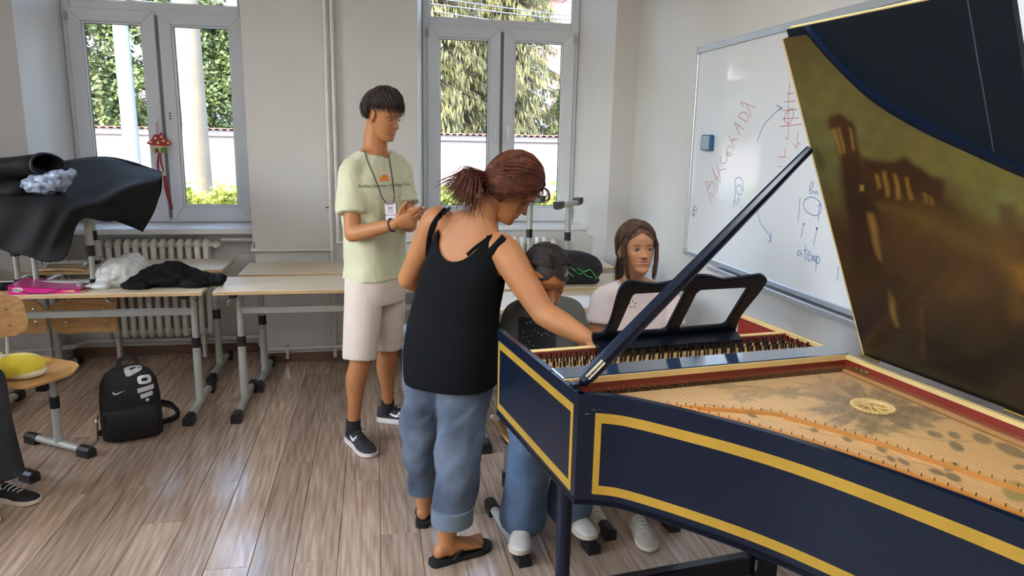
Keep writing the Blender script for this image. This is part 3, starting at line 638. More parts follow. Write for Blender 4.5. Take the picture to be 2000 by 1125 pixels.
# far buildings
m_fac = mat('facade_cream', lin(118, 112, 108), .9, var=.08, vs=.5, bump=.1); m_pane = mat('far_window_glass', lin(96, 112, 132), .12, var=.2, vs=1); m_roof = mat('far_roof_tile', lin(176, 108, 86), .85, var=.3, vs=3); m_green = mat('balcony_green', lin(128, 186, 160), .4, var=.15, vs=2)
m_wht = mat('far_trim_white', lin(126, 124, 126), .7, var=.04)
def building(x, y, w_, d, h, label, rows, cols, m, rooftype='flat', rz=0, balc=False):
    t = thing('apartment_building', label, 'building', (x, y, GZ), rz)
    MB().box(-w_/2, 0, 0, w_/2, d, h).build('wall', m, t)
    if rooftype == 'flat': MB().box(-w_/2-.3, -.4, h, w_/2+.3, d+.3, h+.35, .05).build('roof', m_wht, t)
    else: MB().prism([(-w_/2-.3, h), (w_/2+.3, h), (0, h+w_*.55)], lambda a, z: (a, -.3, z), lambda a, z: (a, d+.3, z)).build('roof', m_roof, t)
    for i in range(rows):
        for j in range(cols):
            cx = -w_/2+(j+.5)*w_/cols; cz = 1.3+i*(h-1)/rows
            fo = MB().box(cx-.62, -.06, cz-.05, cx+.62, .02, cz+1.55, .02).build('window', m_wht, t)
            MB().box(cx-.52, -.075, cz+.05, cx-.03, -.055, cz+1.45).box(cx+.03, -.075, cz+.05, cx+.52, -.055, cz+1.45).build('pane', m_pane, fo)
            if balc and j % 2 == 0:
                bo = MB().box(cx-1.3, -1.2, cz-.35, cx+1.3, 0, cz-.2, .02).build('balcony', m_wht, t)
                MB().box(cx-1.28, -1.18, cz-.2, cx+1.28, -1.14, cz+.6, .01).build('balustrade', m_green if (i+j) % 4 == 0 else m_fac, bo)
    return t
building(-4.0, 33, 13, 9, 14, 'cream apartment block with balconies behind the trees in the left window', 4, 5, m_fac, 'flat', .12, True)
building(-19.5, 37, 9, 9, 12, 'pale apartment block far behind the leftmost trees', 4, 3, m_wht, 'flat', .2)
building(5.9, 32, 4.4, 8, 8.0, 'pink gabled house behind the spruces', 3, 2, mat('facade_pink', lin(126, 96, 88), .9, var=.1, vs=.6), 'gable')
# parked car: only its roof clears the hedge
ca = at_y(378, 338, 11.9); car = thing('parked_car', 'silver grey parked car behind the hedge in the left window', 'car', (ca[0]+.9, 12.1, GZ)); ccol = mat('car_paint', lin(150, 158, 166), .25, metal=.5, var=.05, coat=.6)
pr = [(-2.1, .35), (-2.15, .7), (-1.6, .88), (-1.0, .95), (-.45, 1.36), (.2, 1.42), (.9, 1.38), (1.5, 1.02), (2.0, .95), (2.1, .6), (2.05, .35)]
MB().prism(pr, lambda x, z: (x, -.82+.1*max(0, z-.9), z), lambda x, z: (x, .82-.1*max(0, z-.9), z)).build('body', ccol, car, 30)
gb = MB(); 
for s in (-1, 1): gb.prism([(-.85, .98), (-.4, 1.3), (.22, 1.35), (.85, 1.31), (1.3, 1.02)], lambda x, z: (x, s*.80, z), lambda x, z: (x, s*.79-s*.02, z))
gb.build('side_glass', m_pane, car)
for x in (-1.35, 1.3):
    for s in (-1, 1): MB().lathe([(.31, -.1), (.32, 0), (.31, .1), (.18, .11)], (x, s*.76, .32), 18, [(1, 0, 0), (0, 0, 1), (0, -1, 0)]).build('wheel', m_black, car, 40)
# ================================================================ DESKS AND CHAIRS
m_top = mat('desk_laminate', lin(222, 203, 176), .32, var=.1, vs=4, stretch=(1, 14, 1), bump=.01)
m_edge = mat('desk_edge_birch', lin(196, 162, 118), .45, var=.18, vs=6, stretch=(1, 1, 30))
DZ = .745
def make_desk(label, loc, w_=1.3, d=.44):
    t = thing('school_desk', label, 'desk', (loc[0]+w_/2, loc[1]+d/2, 0), 0, 'adjustable school desks'); h = w_/2
    MB().box(-h, -d/2, DZ-.022, h, d/2, DZ, .004).build('tabletop', m_top, t)
    for s in (-1, 1): 
        e = MB().box(-h+.002, s*d/2-.0005, DZ-.0205, h-.002, s*(d/2+.0012), DZ-.002).build('edge_band', m_edge, t)
    for s in (-1, 1):
        x = s*(h-.10); lg = MB()
        lg.tube([(x, 0, .04), (x, 0, .40)], .0235, 12); lg.tube([(x, 0, .38), (x, 0, DZ-.03)], .0185, 12); lo = lg.build('leg', m_steel, t, 50)
        MB().tube([(x, 0, .37), (x, 0, .43)], .0255, 12).build('collar', m_black, lo, 50)
        MB().box(x-.02, -d/2+.03, DZ-.048, x+.02, d/2-.03, DZ-.023, .004).build('top_bracket', m_black if s > 0 else m_black, lo)
        b = MB()
        for z in (.60, .66, .35): b.ell((x+s*.0, -.021, z), (.006, .005, .006), None, 8, 6); b.ell((x-s*.02, 0, z), (.005, .006, .006), None, 8, 6)
        b.build('bolts', m_chrome, lo)['kind'] = 'stuff'
        f = MB(); f.tube([(x, -.25, .035), (x, .25, .035)], .024, 12, asp=.85); f.build('foot_bar', m_steel, lo, 50)
        for q in (-1, 1):
            c = MB(); c.loft([[(x+a*.027, y, .028+b_*.028) for a, b_ in ((-1, -1), (1, -1), (1, .5), (.5, 1), (-.5, 1), (-1, .5))][::(1 if q < 0 else -1)] for y in (q*.308, q*.29, q*.225)][::1]); 
            bm_ = c.build('foot_cap', m_black, lo); r_ = bmesh.new(); r_.from_mesh(bm_.data); bmesh.ops.recalc_face_normals(r_, faces=r_.faces[:]); r_.to_mesh(bm_.data); r_.free()
        hk = MB().tube(catmull([(x+s*.02, -.05, .66), (x+s*.05, -.05, .655), (x+s*.055, -.05, .625), (x+s*.035, -.05, .615)], 4), .003, 6).build('bag_hook', m_chrome, lo)
    MB().box(-h+.10, -.012, .565, h-.10, .012, .605, .003).build('stretcher', m_steel, t)
    return t
make_desk('front left birch desk carrying a pink binder and a black jacket', (-2.253, 4.10))
make_desk('birch desk by the left radiator behind the plastic bag', (-2.18, 4.80), 1.2)
make_desk('empty birch desk directly left of the standing boy', (-.90, 4.10))
make_desk('empty birch desk against the wall between the windows', (-.855, 4.605))
make_desk('birch desk by the right window with an upturned chair on it', (.46, 4.68), 1.16)
make_desk('birch desk right behind the two seated girls', (.44, 3.51), 1.16)
make_desk('birch desk carrying the black bag with green print', (.44, 4.03), 1.16)
# desk whose corner shows at the far left
make_desk('birch desk at the far left edge by the wall', (-3.36, 4.58), 1.0)

m_ply = mat('chair_plywood', lin(206, 160, 102), .35, var=.22, vs=5, stretch=(1.5, 10, 10), coat=.3, bump=.01)
def ply_sheet(P, th, N=None):
    """thin curved sheet from a grid of points, thickened"""
    A = np.array(P); du = np.gradient(A, axis=0); dv = np.gradient(A, axis=1); n = np.cross(du, dv); n /= np.linalg.norm(n, axis=2)[..., None]+1e-9
    B = A-n*th; mb = MB(); h, w_ = A.shape[:2]; mb.grid([[tuple(A[i, j]) for j in range(w_)] for i in range(h)]); mb.grid([[tuple(B[i, j]) for j in range(w_)] for i in range(h)], flip=True)
    k = h*w_; idx = [j for j in range(w_)]+[i*w_+w_-1 for i in range(1, h)]+[(h-1)*w_+j for j in range(w_-2, -1, -1)]+[i*w_ for i in range(h-2, 0, -1)]
    mb.f += [(idx[i], k+idx[i], k+idx[(i+1) % len(idx)], idx[(i+1) % len(idx)]) for i in range(len(idx))]; mb.m += [0]*len(idx)
    return mb
def fix_normals(o):
    b = bmesh.new(); b.from_mesh(o.data); bmesh.ops.remove_doubles(b, verts=b.verts[:], dist=1e-5); bmesh.ops.recalc_face_normals(b, faces=b.faces[:]); b.to_mesh(o.data); b.free(); return o
def rounded(hw, y0, y1, r, nu=13, nv=13, zf=None):
    P = []
    for i in range(nv):
        v = i/(nv-1); y = y0+(y1-y0)*v; dd = min(y-y0, y1-y); ins = 0 if dd > r else r-sqrt(max(0, r*r-(r-dd)**2)); row_ = []
        for j in range(nu):
            x = (hw-ins)*(-1+2*j/(nu-1)); row_.append(V3(x, y, zf(x, y) if zf else 0))
        P.append(row_)
    return P
def make_chair(label):
    t = thing('school_chair', label, 'chair', (0, 0, 0), 0, 'plywood school chairs')
    sh = .455
    P = rounded(.185, -.20, .185, .07, zf=lambda x, y: sh+.012*(x/.185)**2*(1 if y < .1 else .5)-.02*max(0, (-y-.12)/.08)**2-.006*cos(y*6))
    so = fix_normals(ply_sheet(P, .013).build('seat', m_ply, t, 50))
    B = []
    for row_ in rounded(.185, 0, .185, .06, zf=lambda x, y: 0):
        B.append([V3(p[0], .215+.035*(p[1]/.185)-.055*(p[0]/.185)**2+.05-.03, .585+p[1]*1.12) for p in row_])
    bo = fix_normals(ply_sheet(B, .011).build('backrest', m_ply, t, 50))
    rv = MB()
    for sx in (-.11, .11):
        for z in (.64, .72): rv.ell((sx, .235+.035*(z-.585)/.207-.055*(sx/.185)**2-.004-.01, z), (.008, .004, .008), None, 8, 5); rv.ell((sx, .247+.035*(z-.585)/.207-.055*(sx/.185)**2, z), (.008, .004, .008), None, 8, 5)
    rv.build('rivet', m_chrome, bo)['kind'] = 'stuff'
    for s in (-1, 1):
        x = s*.145; l = MB(); l.tube([(x, 0, .04), (x, 0, .25)], .0205, 12); l.tube([(x, 0, .24), (x, 0, .435)], .015, 12); lo = l.build('leg', m_steel, t, 50)
        MB().tube([(x, 0, .225), (x, 0, .285)], .023, 12).build('collar', m_black, lo, 50)
        MB().box(x-.02, -.03, .415, x+.02, .03, .44, .004).build('seat_bracket', m_black, lo)
        MB().tube([(x, -.18, .032), (x, .18, .032)], .0215, 12, asp=.85).build('foot_bar', m_steel, lo, 50)
        for q in (-1, 1):
            c = MB(); c.loft([[(x+a*.025, y, .026+b_*.026) for a, b_ in ((-1, -1), (1, -1), (1, .5), (.5, 1), (-.5, 1), (-1, .5))] for y in (q*.235, q*.215, q*.155)])
            fix_normals(c.build('foot_cap', m_black, lo))
        MB().tube(catmull([(s*.11, -.12, .432), (s*.11, .08, .43), (s*.11, .2, .432), (s*.11, .252, .47), (s*.11, .246, .54), (s*.11, .235, .64), (s*.11, .248, .745)], 5), .0105, 10).build('back_tube', m_steel, t, 50)
    MB().tube([(-.145, -.05, .425), (.145, -.05, .425)], .012, 8).build('cross_tube', m_steel, t, 50)
    return t
chair = make_chair('pale plywood chair under the girl in the grey shirt')
HA = radians(7.2)
chair.location = (.645, 2.66, 0); chair.rotation_euler = (0, 0, radians(8))
dup(chair, (1.045, 2.78, 0), radians(4), 'plywood chair under the girl in the white shirt')
cl_ = dup(chair, (-1.695, 3.67, 0), atan2(.82, .57)+radians(2), 'empty orange plywood chair with a yellow plush toy on its seat at the left')
dup(chair, (-1.72, 4.33, DZ+.456), (pi, 0, pi), 'upturned plywood chair on the front left desk under the black cover')
dup(chair, (-2.11, 4.35, DZ+.456), (pi, 0, pi), 'upturned plywood chair at the left end of the front left desk')
dup(chair, (-1.93, 4.98, DZ+.456), (pi, 0, pi), 'upturned plywood chair on the desk by the left radiator')
dup(chair, (1.19, 4.90, DZ+.456), (pi, 0, radians(180-35)), 'upturned plywood chair on the desk by the right window')
chp = dup(chair, (-1.92, 3.12, 0), atan2(.82, .57)-radians(30), 'plywood chair under the person in black jeans at the left edge')

# ================================================================ THINGS ON AND AROUND THE LEFT DESKS
m_cover = mat('cover_black', lin(17, 18, 20), .8, var=.2, vs=4, bump=.08, bs=9, spec=.3)
# black instrument cover draped over the upturned chair feet
def cloth_patch(rows_, nu=6, nv=6):
    R_ = [catmull([at_y(*p) for p in r], nu) for r in rows_]
    cols = [catmull([r[j] for r in R_], nv) for j in range(len(R_[0]))]
    return [[cols[j][i] for j in range(len(cols))] for i in range(len(cols[0]))]
cv = thing('instrument_cover', 'large black fabric cover draped over the upturned chair on the left desk', 'cover', (-1.75, 4.3, 1.18)); q = (-1.75, 4.3, 1.18)
far = [(-120, 330, 4.85), (-20, 322, 4.85), (60, 325, 4.85), (140, 312, 4.9), (205, 306, 4.9), (262, 320, 4.85), (315, 336, 4.7)]
mid = [(-120, 360, 4.45), (-20, 360, 4.45), (60, 362, 4.45), (140, 352, 4.5), (215, 352, 4.5), (275, 346, 4.52), (316, 342, 4.6)]
nearr = [(-120, 392, 4.12), (-20, 388, 4.12), (60, 388, 4.12), (120, 392, 4.12), (165, 396, 4.14), (240, 372, 4.25), (314, 352, 4.5)]
low1 = [(-120, 440, 4.03), (-20, 436, 4.03), (60, 436, 4.02), (105, 440, 4.02), (158, 412, 4.10), (225, 402, 4.22), (312, 378, 4.46)]
low2 = [(-120, 500, 4.03), (-20, 480, 4.03), (40, 492, 4.0), (90, 503, 3.98), (153, 428, 4.09), (215, 432, 4.20), (302, 410, 4.42)]
low3 = [(-120, 520, 4.03), (-20, 488, 4.03), (40, 494, 4.0), (122, 506, 3.98), (152, 434, 4.09), (205, 424, 4.19), (278, 455, 4.38)]
P = cloth_patch([far, mid, nearr, low1, low2, low3])
for i, r in enumerate(P):
    for j, p in enumerate(r):
        p += V3(0, .010*sin(j*.9+i*.25)+.012*noise.noise(Vector(p)*6), .008*noise.noise(Vector(p)*7))
c1 = fix_normals(ply_sheet(P, .006).build('drape', m_cover, cv, 180, q))
# back fold of the same cover hanging behind
P = cloth_patch([[(-120, 330, 4.86), (60, 325, 4.86), (205, 306, 4.91), (315, 336, 4.71)], [(-120, 390, 4.95), (60, 385, 4.95), (205, 365, 5.0), (312, 380, 4.78)], [(-120, 440, 4.96), (60, 430, 4.96), (200, 400, 5.0), (285, 430, 4.8)]])
fix_normals(ply_sheet(P, .006).build('back_fold', m_cover, cv, 180, q))
# rolled padded sleeve lying on the cover
rl = thing('rolled_cover', 'black rolled fabric sleeve with an open end lying on the draped cover', 'cover', (-2.0, 4.3, 1.42)); q = (-2.0, 4.3, 1.42)
a0, a1 = at_y(-150, 345, 4.55), at_y(92, 318, 4.30)
mb = MB(); rings = []; rin = []
for k in range(13):
    s = k/12; c = a0+(a1-a0)*s; r = .115-.02*s; d = unit(a1-a0); x, y, _ = frame(d)
    rings.append([c+(x*cos(t)*r*1.25+y*sin(t)*r*.62)*(1+.05*sin(3*t+k*.7))+V3(0, 0, -.01*s) for t in np.arange(24)*2*pi/24])
    rin.append([c+(x*cos(t)*r*1.05+y*sin(t)*r*.44) for t in np.arange(24)*2*pi/24])
mb.loft(rings+rin[::-1], caps=False); fix_normals(mb.build('sleeve', m_cover, rl, 180, q))
ml = MB(); ml.tube([p for p in rings[-1]]+[rings[-1][0]], .007, 6); ml.build('hem', mat('cover_hem', lin(52, 54, 58), .6, var=.2), rl, 180, q)
# black underside bundle resting on the drape behind the sleeve
bd = MB(); bd.ell(at_y(-20, 365, 4.35), (.2, .13, .075)); bd.ell(at_y(40, 372, 4.25), (.12, .1, .05)); me = remesh(bd, .012, 4); wrinkle(me, .012, 11, seed=3)
o = finish(me, 'folded_cloth', m_cover, None, None); tag(o, 'bunched black cloth lying under the rolled sleeve on the cover', 'cloth')
# bubble wrap bundle
m_bub = mat('bubble_wrap', lin(170, 182, 204), .15, var=.45, vs=22, bump=.9, bs=55, alpha=.92, spec=.8, col2=lin(84, 92, 112))
bw = MB(); bw.ell(at_y(88, 360, 4.20), (.115, .08, .055), nu=20); bw.ell(at_y(112, 352, 4.22), (.075, .07, .055)); bw.ell(at_y(138, 341, 4.26), (.032, .035, .03)); me = remesh(bw, .007, 2); wrinkle(me, .012, 26, seed=5)
tag(finish(me, 'bubble_wrap', m_bub), 'crumpled bundle of clear bubble wrap on the black cover', 'wrapping')
# pink binder
pb = thing('ring_binder', 'pink ring binder lying on the front left desk', 'binder', (-1.75, 4.17, DZ), radians(4)); m_pink = mat('binder_pink', lin(206, 40, 130), .3, var=.08, vs=12, coat=.3)
MB().box(-.165, -.05, .001, .17, .17, .006, .002).build('cover_board', m_pink, pb); MB().prism([(-.165, .001), (.17, .001), (.17, .018), (-.165, .05)], lambda x, z: (x, -.05, z), lambda x, z: (x, -.046, z)).build('spine', m_pink, pb)
MB().prism([(-.165, .044), (.17, .014), (.17, .018), (-.165, .05)], lambda x, z: (x, -.05, z), lambda x, z: (x, .17, z)).build('cover_board', m_pink, pb)
MB().prism([(-.155, .008), (.15, .008), (.15, .014), (-.155, .041)], lambda x, z: (x, -.035, z), lambda x, z: (x, .165, z)).build('pages', mat('paper_white', lin(236, 236, 234), .7, var=.04), pb)
MB().lathe([(.001, 0), (.03, .001), (.001, .002)], (-.12, -.051, .027), 18, [(.9, 0, 0), (0, 0, .45), (0, -1, 0)]).build('label_oval', mat('binder_label', lin(214, 190, 200), .5, var=.1), pb)
MB().tube(catmull([(-.16, -.0515, .03), (-.12, -.053, .024), (-.06, -.053, .006), (.02, -.053, .004), (.08, -.0525, .026)], 5), .002, 6).build('elastic', m_black, pb)
# thin translucent carrier bag
m_bag = mat('plastic_bag', lin(222, 222, 222), .3, var=.12, vs=10, bump=.6, bs=14, alpha=.82, spec=.6)
pg = MB(); c = at_y(242, 530, 4.33); pg.ell(c+V3(0, 0, -.01), (.135, .11, .10), nu=22, nv=14); pg.ell(c+V3(.04, .02, .03), (.09, .08, .075)); pg.ell(at_y(190, 562, 4.24)+V3(0, 0, .01), (.075, .03, .018)); pg.ell(c+V3(-.06, 0, -.06), (.09, .09, .04))
me = remesh(pg, .008, 3); wrinkle(me, .018, 13, seed=8); wrinkle(me, .006, 40, seed=9); v = mverts(me); v[:, 2] = np.maximum(v[:, 2], DZ+.001); setverts(me, v)
tag(finish(me, 'plastic_bag', m_bag), 'crumpled white translucent plastic bag on the front left desk', 'bag')
# black jacket
m_jack = mat('jacket_black', lin(13, 13, 17), .8, var=.3, vs=9, bump=.25, bs=30, spec=.25)
jk = MB()
for (px, py, y, r) in ((275, 556, 4.28, (.10, .1, .035)), (330, 543, 4.30, (.13, .11, .055)), (345, 530, 4.34, (.08, .08, .045)), (385, 553, 4.27, (.11, .07, .038)), (300, 545, 4.30, (.11, .08, .045))): jk.ell(at_y(px, py, y), r)
jk.tube(catmull([at_y(365, 530, 4.33), at_y(395, 540, 4.30), at_y(425, 548, 4.27), at_y(432, 543, 4.27)], 5), [.04]*5+[.036]*5+[.03]*6, 12, rnd=True)
jk.tube(catmull([at_y(255, 545, 4.25), at_y(310, 528, 4.27), at_y(350, 520, 4.3)], 5), [.03]*5+[.035]*6, 12, rnd=True)
me = remesh(jk, .008, 3); wrinkle(me, .022, 14, axis=unit(V3(.9, -.2, .2)), sq=2.5, seed=2); wrinkle(me, .006, 45, seed=4); v = mverts(me); v[:, 2] = np.maximum(v[:, 2], DZ+.001); setverts(me, v)
tag(finish(me, 'jacket', m_jack), 'crumpled black jacket at the right end of the front left desk', 'jacket')
nt_ = MB().box(-2.1, 4.22, DZ, -1.93, 4.34, DZ+.035, .012); nt_.build('pencil_case', m_jack); tag(bpy.data.objects['pencil_case'], 'small black pencil case behind the pink binder', 'pencil case')
wpl = MB().box(-1.98, 4.36, DZ, -1.47, 4.5, DZ+.001)

# ================================================================ BACKPACK ON THE FLOOR
m_bp = mat('backpack_black', lin(14, 14, 16), .7, var=.2, vs=20, bump=.12, bs=120); m_refl = mat('print_silver', lin(200, 202, 206), .3, metal=.35, var=.12, vs=30)
bx = at_z(250, 862, 0); bp_ = thing('backpack', 'small black backpack with silver lettering standing on the floor', 'backpack', (bx[0], bx[1]+.09, 0), radians(20)); 
def rbox_rings(spec):
    rs = []
    for (z, hx, hy, cx, cy) in spec: rs.append([(cx+hx*np.sign(cos(a))*abs(cos(a))**.55, cy+hy*np.sign(sin(a))*abs(sin(a))**.55, z) for a in np.arange(28)*2*pi/28])
    return rs
mb = MB().loft(rbox_rings([(.0, .12, .07, 0, 0), (.012, .145, .085, 0, 0), (.10, .148, .088, 0, 0), (.22, .145, .083, 0, .005), (.30, .135, .074, 0, .01), (.345, .112, .06, 0, .013), (.375, .07, .04, 0, .016), (.385, .02, .015, 0, .018)])); bodyo = mb.build('body', m_bp, bp_, 60)
me_b = bodyo.data; bv = bvh_of(me_b)
MB().loft(rbox_rings([(.02, .115, .02, 0, -.09), (.03, .125, .034, 0, -.09), (.15, .125, .034, 0, -.088), (.185, .115, .026, 0, -.085), (.195, .09, .01, 0, -.082)])).build('front_pocket', m_bp, bp_, 60)
MB().tube(catmull([(-.127, -.085, .04), (-.13, -.09, .12), (-.12, -.1, .18), (0, -.11, .197), (.12, -.1, .18), (.13, -.09, .12), (.127, -.085, .04)], 6), .003, 6).build('pocket_zip', m_black, bp_)
MB().tube(catmull([(-.04, .055, .36), (-.03, .085, .40), (.03, .085, .41), (.05, .055, .365)], 6), .012, 8, asp=.4).build('top_handle', m_bp, bp_, 60)
for s, ex in ((1, .23), (-1, -.2)):
    MB().tube(catmull([(s*.06, .075, .33), (s*.09, .12, .25), (s*.12, .13, .14), (s*ex*.9, .11, .10), (s*ex, .07, .03), (s*.15, .06, .012), (s*.12, .08, .02)], 6), .016, 8, asp=.25).build('shoulder_strap', m_bp, bp_, 60)
zt_ = MB().tube([(-.152, -.03, .15), (-.16, -.035, .12)], .003, 6); zt_.tube([(-.160, -.035, .12), (-.166, -.036, .02)], .004, 6); zt_.build('zip_pull', m_black, bp_); MB().lathe([(.011, -.002), (.013, 0), (.011, .002)], (-.16, -.035, .115), 12, [(1, 0, 0), (0, 0, 1), (0, -1, 0)]).build('zip_ring', m_chrome, bp_)
lg = MB()
def ring_poly(w_, h, iw, ih, n=16):
    o_ = [(w_*np.sign(cos(a))*abs(cos(a))**.6, h*np.sign(sin(a))*abs(sin(a))**.6) for a in np.arange(n)*2*pi/n]; i_ = [(iw*cos(a), ih*sin(a)) for a in np.arange(n)*2*pi/n]
    return o_+i_, [(k, (k+1) % n, n+(k+1) % n, n+k) for k in range(n)]
sp_p = [((.0, .014), (-.5, .2), (-1, .75), (-.62, .9), (-.68, .45), (-.2, .4), (1.0, .95), (.1, .12))]
sw = [(-.45, .0), (-.2, -.08), (.1, 0), (1.0, .38), (.1, .16), (-.15, .12), (-.32, .2), (-.38, .42), (-.56, .25)]
def swoosh(scale): return [(x*scale, y*scale, 0) for x, y in sw], [tuple(range(len(sw)))]
d_ = V3(0, 1, 0)
vs_, fs_ = swoosh(.038); project_decal(lg, vs_, fs_, V3(-.06, -.09, .262), V3(1, 0, 0), V3(0, .25, 1), bv, d_, .002); 
o = lg.build('tick_mark', m_refl, bp_)
lt = MB(); dv_ = unit(V3(-.2, .98, 0)); xr = unit(V3(.98, .2, 0)); up_ = V3(0, .1, 1)
for kind, z, w_, h in (('o', .318, .034, .022), ('b', .270, .040, .012), ('b', .238, .030, .011), ('d', .211, .009, .009)):
    if kind == 'o': v_, f_ = ring_poly(w_, h, w_*.5, h*.42)
    elif kind == 'b': v_, f_ = [(-w_+2*w_*i/10, (-h if j == 0 else h)+.006*(i/5-1), 0) for j in range(2) for i in range(11)], [(i, i+1, 12+i, 11+i) for i in range(10)]
    else: v_, f_ = [(w_*cos(a), h*sin(a), 0) for a in np.arange(10)*2*pi/10], [tuple(range(10))]
    project_decal(lt, v_, f_, V3(.078, -.08, z), xr, up_, bv, dv_, .002)
v_, f_ = ring_poly(.042, .022, .018, .006); project_decal(lt, v_, f_, V3(.025, -.02, .42), V3(1, .3, 0), V3(-.2, 1, 0), bv, V3(0, 0, -1), .002)
lt.build('silver_lettering', m_refl, bp_)['kind'] = 'stuff'

# ================================================================ PLUSH TOY ON THE CHAIR, BAG ON THE BACK DESK
m_yel = mat('plush_yellow', lin(238, 214, 60), .9, var=.15, vs=14, bump=.2, bs=90, sheen=.5)
pc = at_z(32, 738, .47); pl = thing('plush_toy', 'yellow plush bird toy lying on the empty chair at the left', 'toy', (pc[0], pc[1], .465)); q = (pc[0], pc[1], .465)
mb = MB(); X_ = unit(V3(.9, .35, 0)); ax = [X_, unit(np.cross(V3(0, 0, 1), X_)), V3(0, 0, 1)]
mb.ell(V3(*q)+V3(0, 0, .062)+X_*.01, (.115, .07, .06), ax, 24, 14); mb.ell(V3(*q)+V3(0, 0, .075)-X_*.13, (.085, .075, .075), ax, 20, 12); mb.ell(V3(*q)+V3(0, 0, .10)-X_*.1, (.07, .06, .06), ax, 20, 12)
finish(remesh(mb, .006, 5), 'plush_body', m_yel, pl, q); 
MB().ell(V3(*q)+X_*.127+V3(0, 0, .07), (.017, .014, .014), ax, 12, 8).ell(V3(*q)+X_*.137+V3(0, 0, .062), (.01, .012, .01), ax, 10, 6).build('beak', mat('plush_orange', lin(232, 178, 74), .9, var=.1, bump=.2, bs=90), pl, 180, q)
MB().ell(V3(*q)+V3(0, 0, .028)+X_*.035, (.09, .062, .03), ax, 18, 10).build('belly_patch', mat('plush_cream', lin(226, 214, 180), .9, var=.1, bump=.2, bs=90), pl, 180, q)
sb = at_z(1132, 566, DZ); gb_ = thing('gym_bag', 'black rounded bag with a green scribble print on the desk behind the girls', 'bag', (1.17, 4.2, DZ)); q = (1.17, 4.2, DZ)
mb = MB(); mb.ell((1.17, 4.2, DZ+.09), (.20, .13, .105), None, 26, 16); mb.ell((1.10, 4.22, DZ+.10), (.15, .12, .10), None, 24, 14); mb.box(1.0, 4.09, DZ+.001, 1.33, 4.31, DZ+.05, .02)
me = remesh(mb, .008, 6); wrinkle(me, .006, 12, seed=6); bv = bvh_of(me); finish(me, 'bag_body', mat('bag_black', lin(16, 17, 22), .75, var=.2, vs=10, bump=.1, bs=80), gb_, q)
m_neon = mat('print_green', lin(96, 214, 120), .6, var=.1); gp = MB()
for ln in ([(1085, 521), (1100, 530), (1112, 522), (1125, 530)], [(1128, 524), (1140, 530), (1152, 527), (1160, 535), (1166, 545)], [(1127, 532), (1133, 535), (1140, 533), (1146, 539), (1156, 541)], [(1100, 520), (1112, 533), (1120, 540)]):
    Pp = []
    for px, py in catmull([(a, b, 0) for a, b in ln], 5)[:] and [(p[0], p[1]) for p in catmull([(a, b, 0) for a, b in ln], 5)]:
        d = unit(sight(px, py)); h = bv.ray_cast(Vector(CP), Vector(d))
        if h[0] is not None: Pp.append(np.array(h[0])-d*.001)
    if len(Pp) > 2: gp.tube(Pp, .0055, 6, asp=.35)
gp.build('green_print', m_neon, gb_, None, q)['kind'] = 'stuff'
# white sheet of paper on that desk
tag(MB().box(.93, 3.54, DZ, 1.16, 3.8, DZ+.002).build('paper_sheet', MATS['paper_white']), 'blank white sheet of paper on the desk behind the girls', 'paper')
# ================================================================ HARPSICHORD
from mathutils.geometry import tessellate_polygon
ZT, ZB_ = .98, .68
HO = at_z(972, 643, ZT); HW = V3(cos(HA), sin(HA), 0); HL = V3(sin(HA), -cos(HA), 0)
def hw(u, v, z): q = HO+u*HW+v*HL; return V3(q[0], q[1], z)
def hl(p): d = np.asarray(p)-HO; return V3(d@HW, d@HL, p[2])
hp = thing('harpsichord', 'dark blue harpsichord with gold bands and an open painted lid', 'harpsichord', (HO[0], HO[1], 0), HA)
L3 = lambda u, v, z: V3(u, -v, z)
m_navy = mat('lacquer_navy', lin(6, 21, 42), .26, var=.1, vs=3, spec=.38, bump=.004, bs=30)
m_navyd = mat('lacquer_navy_black', lin(10, 15, 25), .28, var=.1, vs=3, spec=.4)
m_gold = mat('gold_leaf', lin(196, 154, 56), .45, metal=.35, var=.1, vs=14)
m_crm = mat('gilded_cream', lin(226, 196, 132), .45, metal=.1, var=.08, vs=14)
m_redc = mat('vermilion_inside', lin(132, 34, 20), .5, var=.1, vs=6)
m_redd = mat('oxblood_inside', lin(112, 36, 24), .5, var=.1, vs=6)
BP = [(.017, .647), (.07, .668), (.125, .705), (.208, .806), (.304, .942), (.375, 1.07), (.447, 1.241), (.508, 1.421), (.57, 1.65), (.63, 1.9), (.68, 2.1)]
BC = [p[:2] for p in catmull([(a, b, 0) for a, b in BP], 5)]
TAIL = (.955, 2.2); US = .957
def offset_path(P, d):
    out = []
    for i, p in enumerate(P):
        a = np.array(P[max(i-1, 0)]); b = np.array(P[min(i+1, len(P)-1)]); t = (b-a)/np.linalg.norm(b-a); out.append((p[0]+t[1]*d, p[1]-t[0]*d))
    return out
def wall_strip(P, th, z0, z1, mi_in=1):
    """vertical board following plan path P; outside on the path, inside offset by th"""
    Q = offset_path(P, th); mb = MB(); n = len(P)
    for i in range(n): mb.v += [tuple(L3(*P[i], z0)), tuple(L3(*P[i], z1)), tuple(L3(*Q[i], z1)), tuple(L3(*Q[i], z0))]
    for i in range(n-1):
        for k, mi in ((0, 0), (1, 0), (2, mi_in), (3, 0)):
            a, b = i*4+k, i*4+(k+1) % 4; mb.f.append((a, a+4, b+4, b)); mb.m.append(mi)
    mb.f += [(0, 1, 2, 3), tuple((n-1)*4+k for k in (3, 2, 1, 0))]; mb.m += [0, 0]
    return mb
CH = [(0, 0), (.0042, .16), (.0085, .32), (.013, .5), (.017, .647)]
def wall_part(name, P, th, z0, z1, inner):
    o = wall_strip(P, th, z0, z1).build(name, [m_navy, inner], hp, 40); fix_normals(o); return o
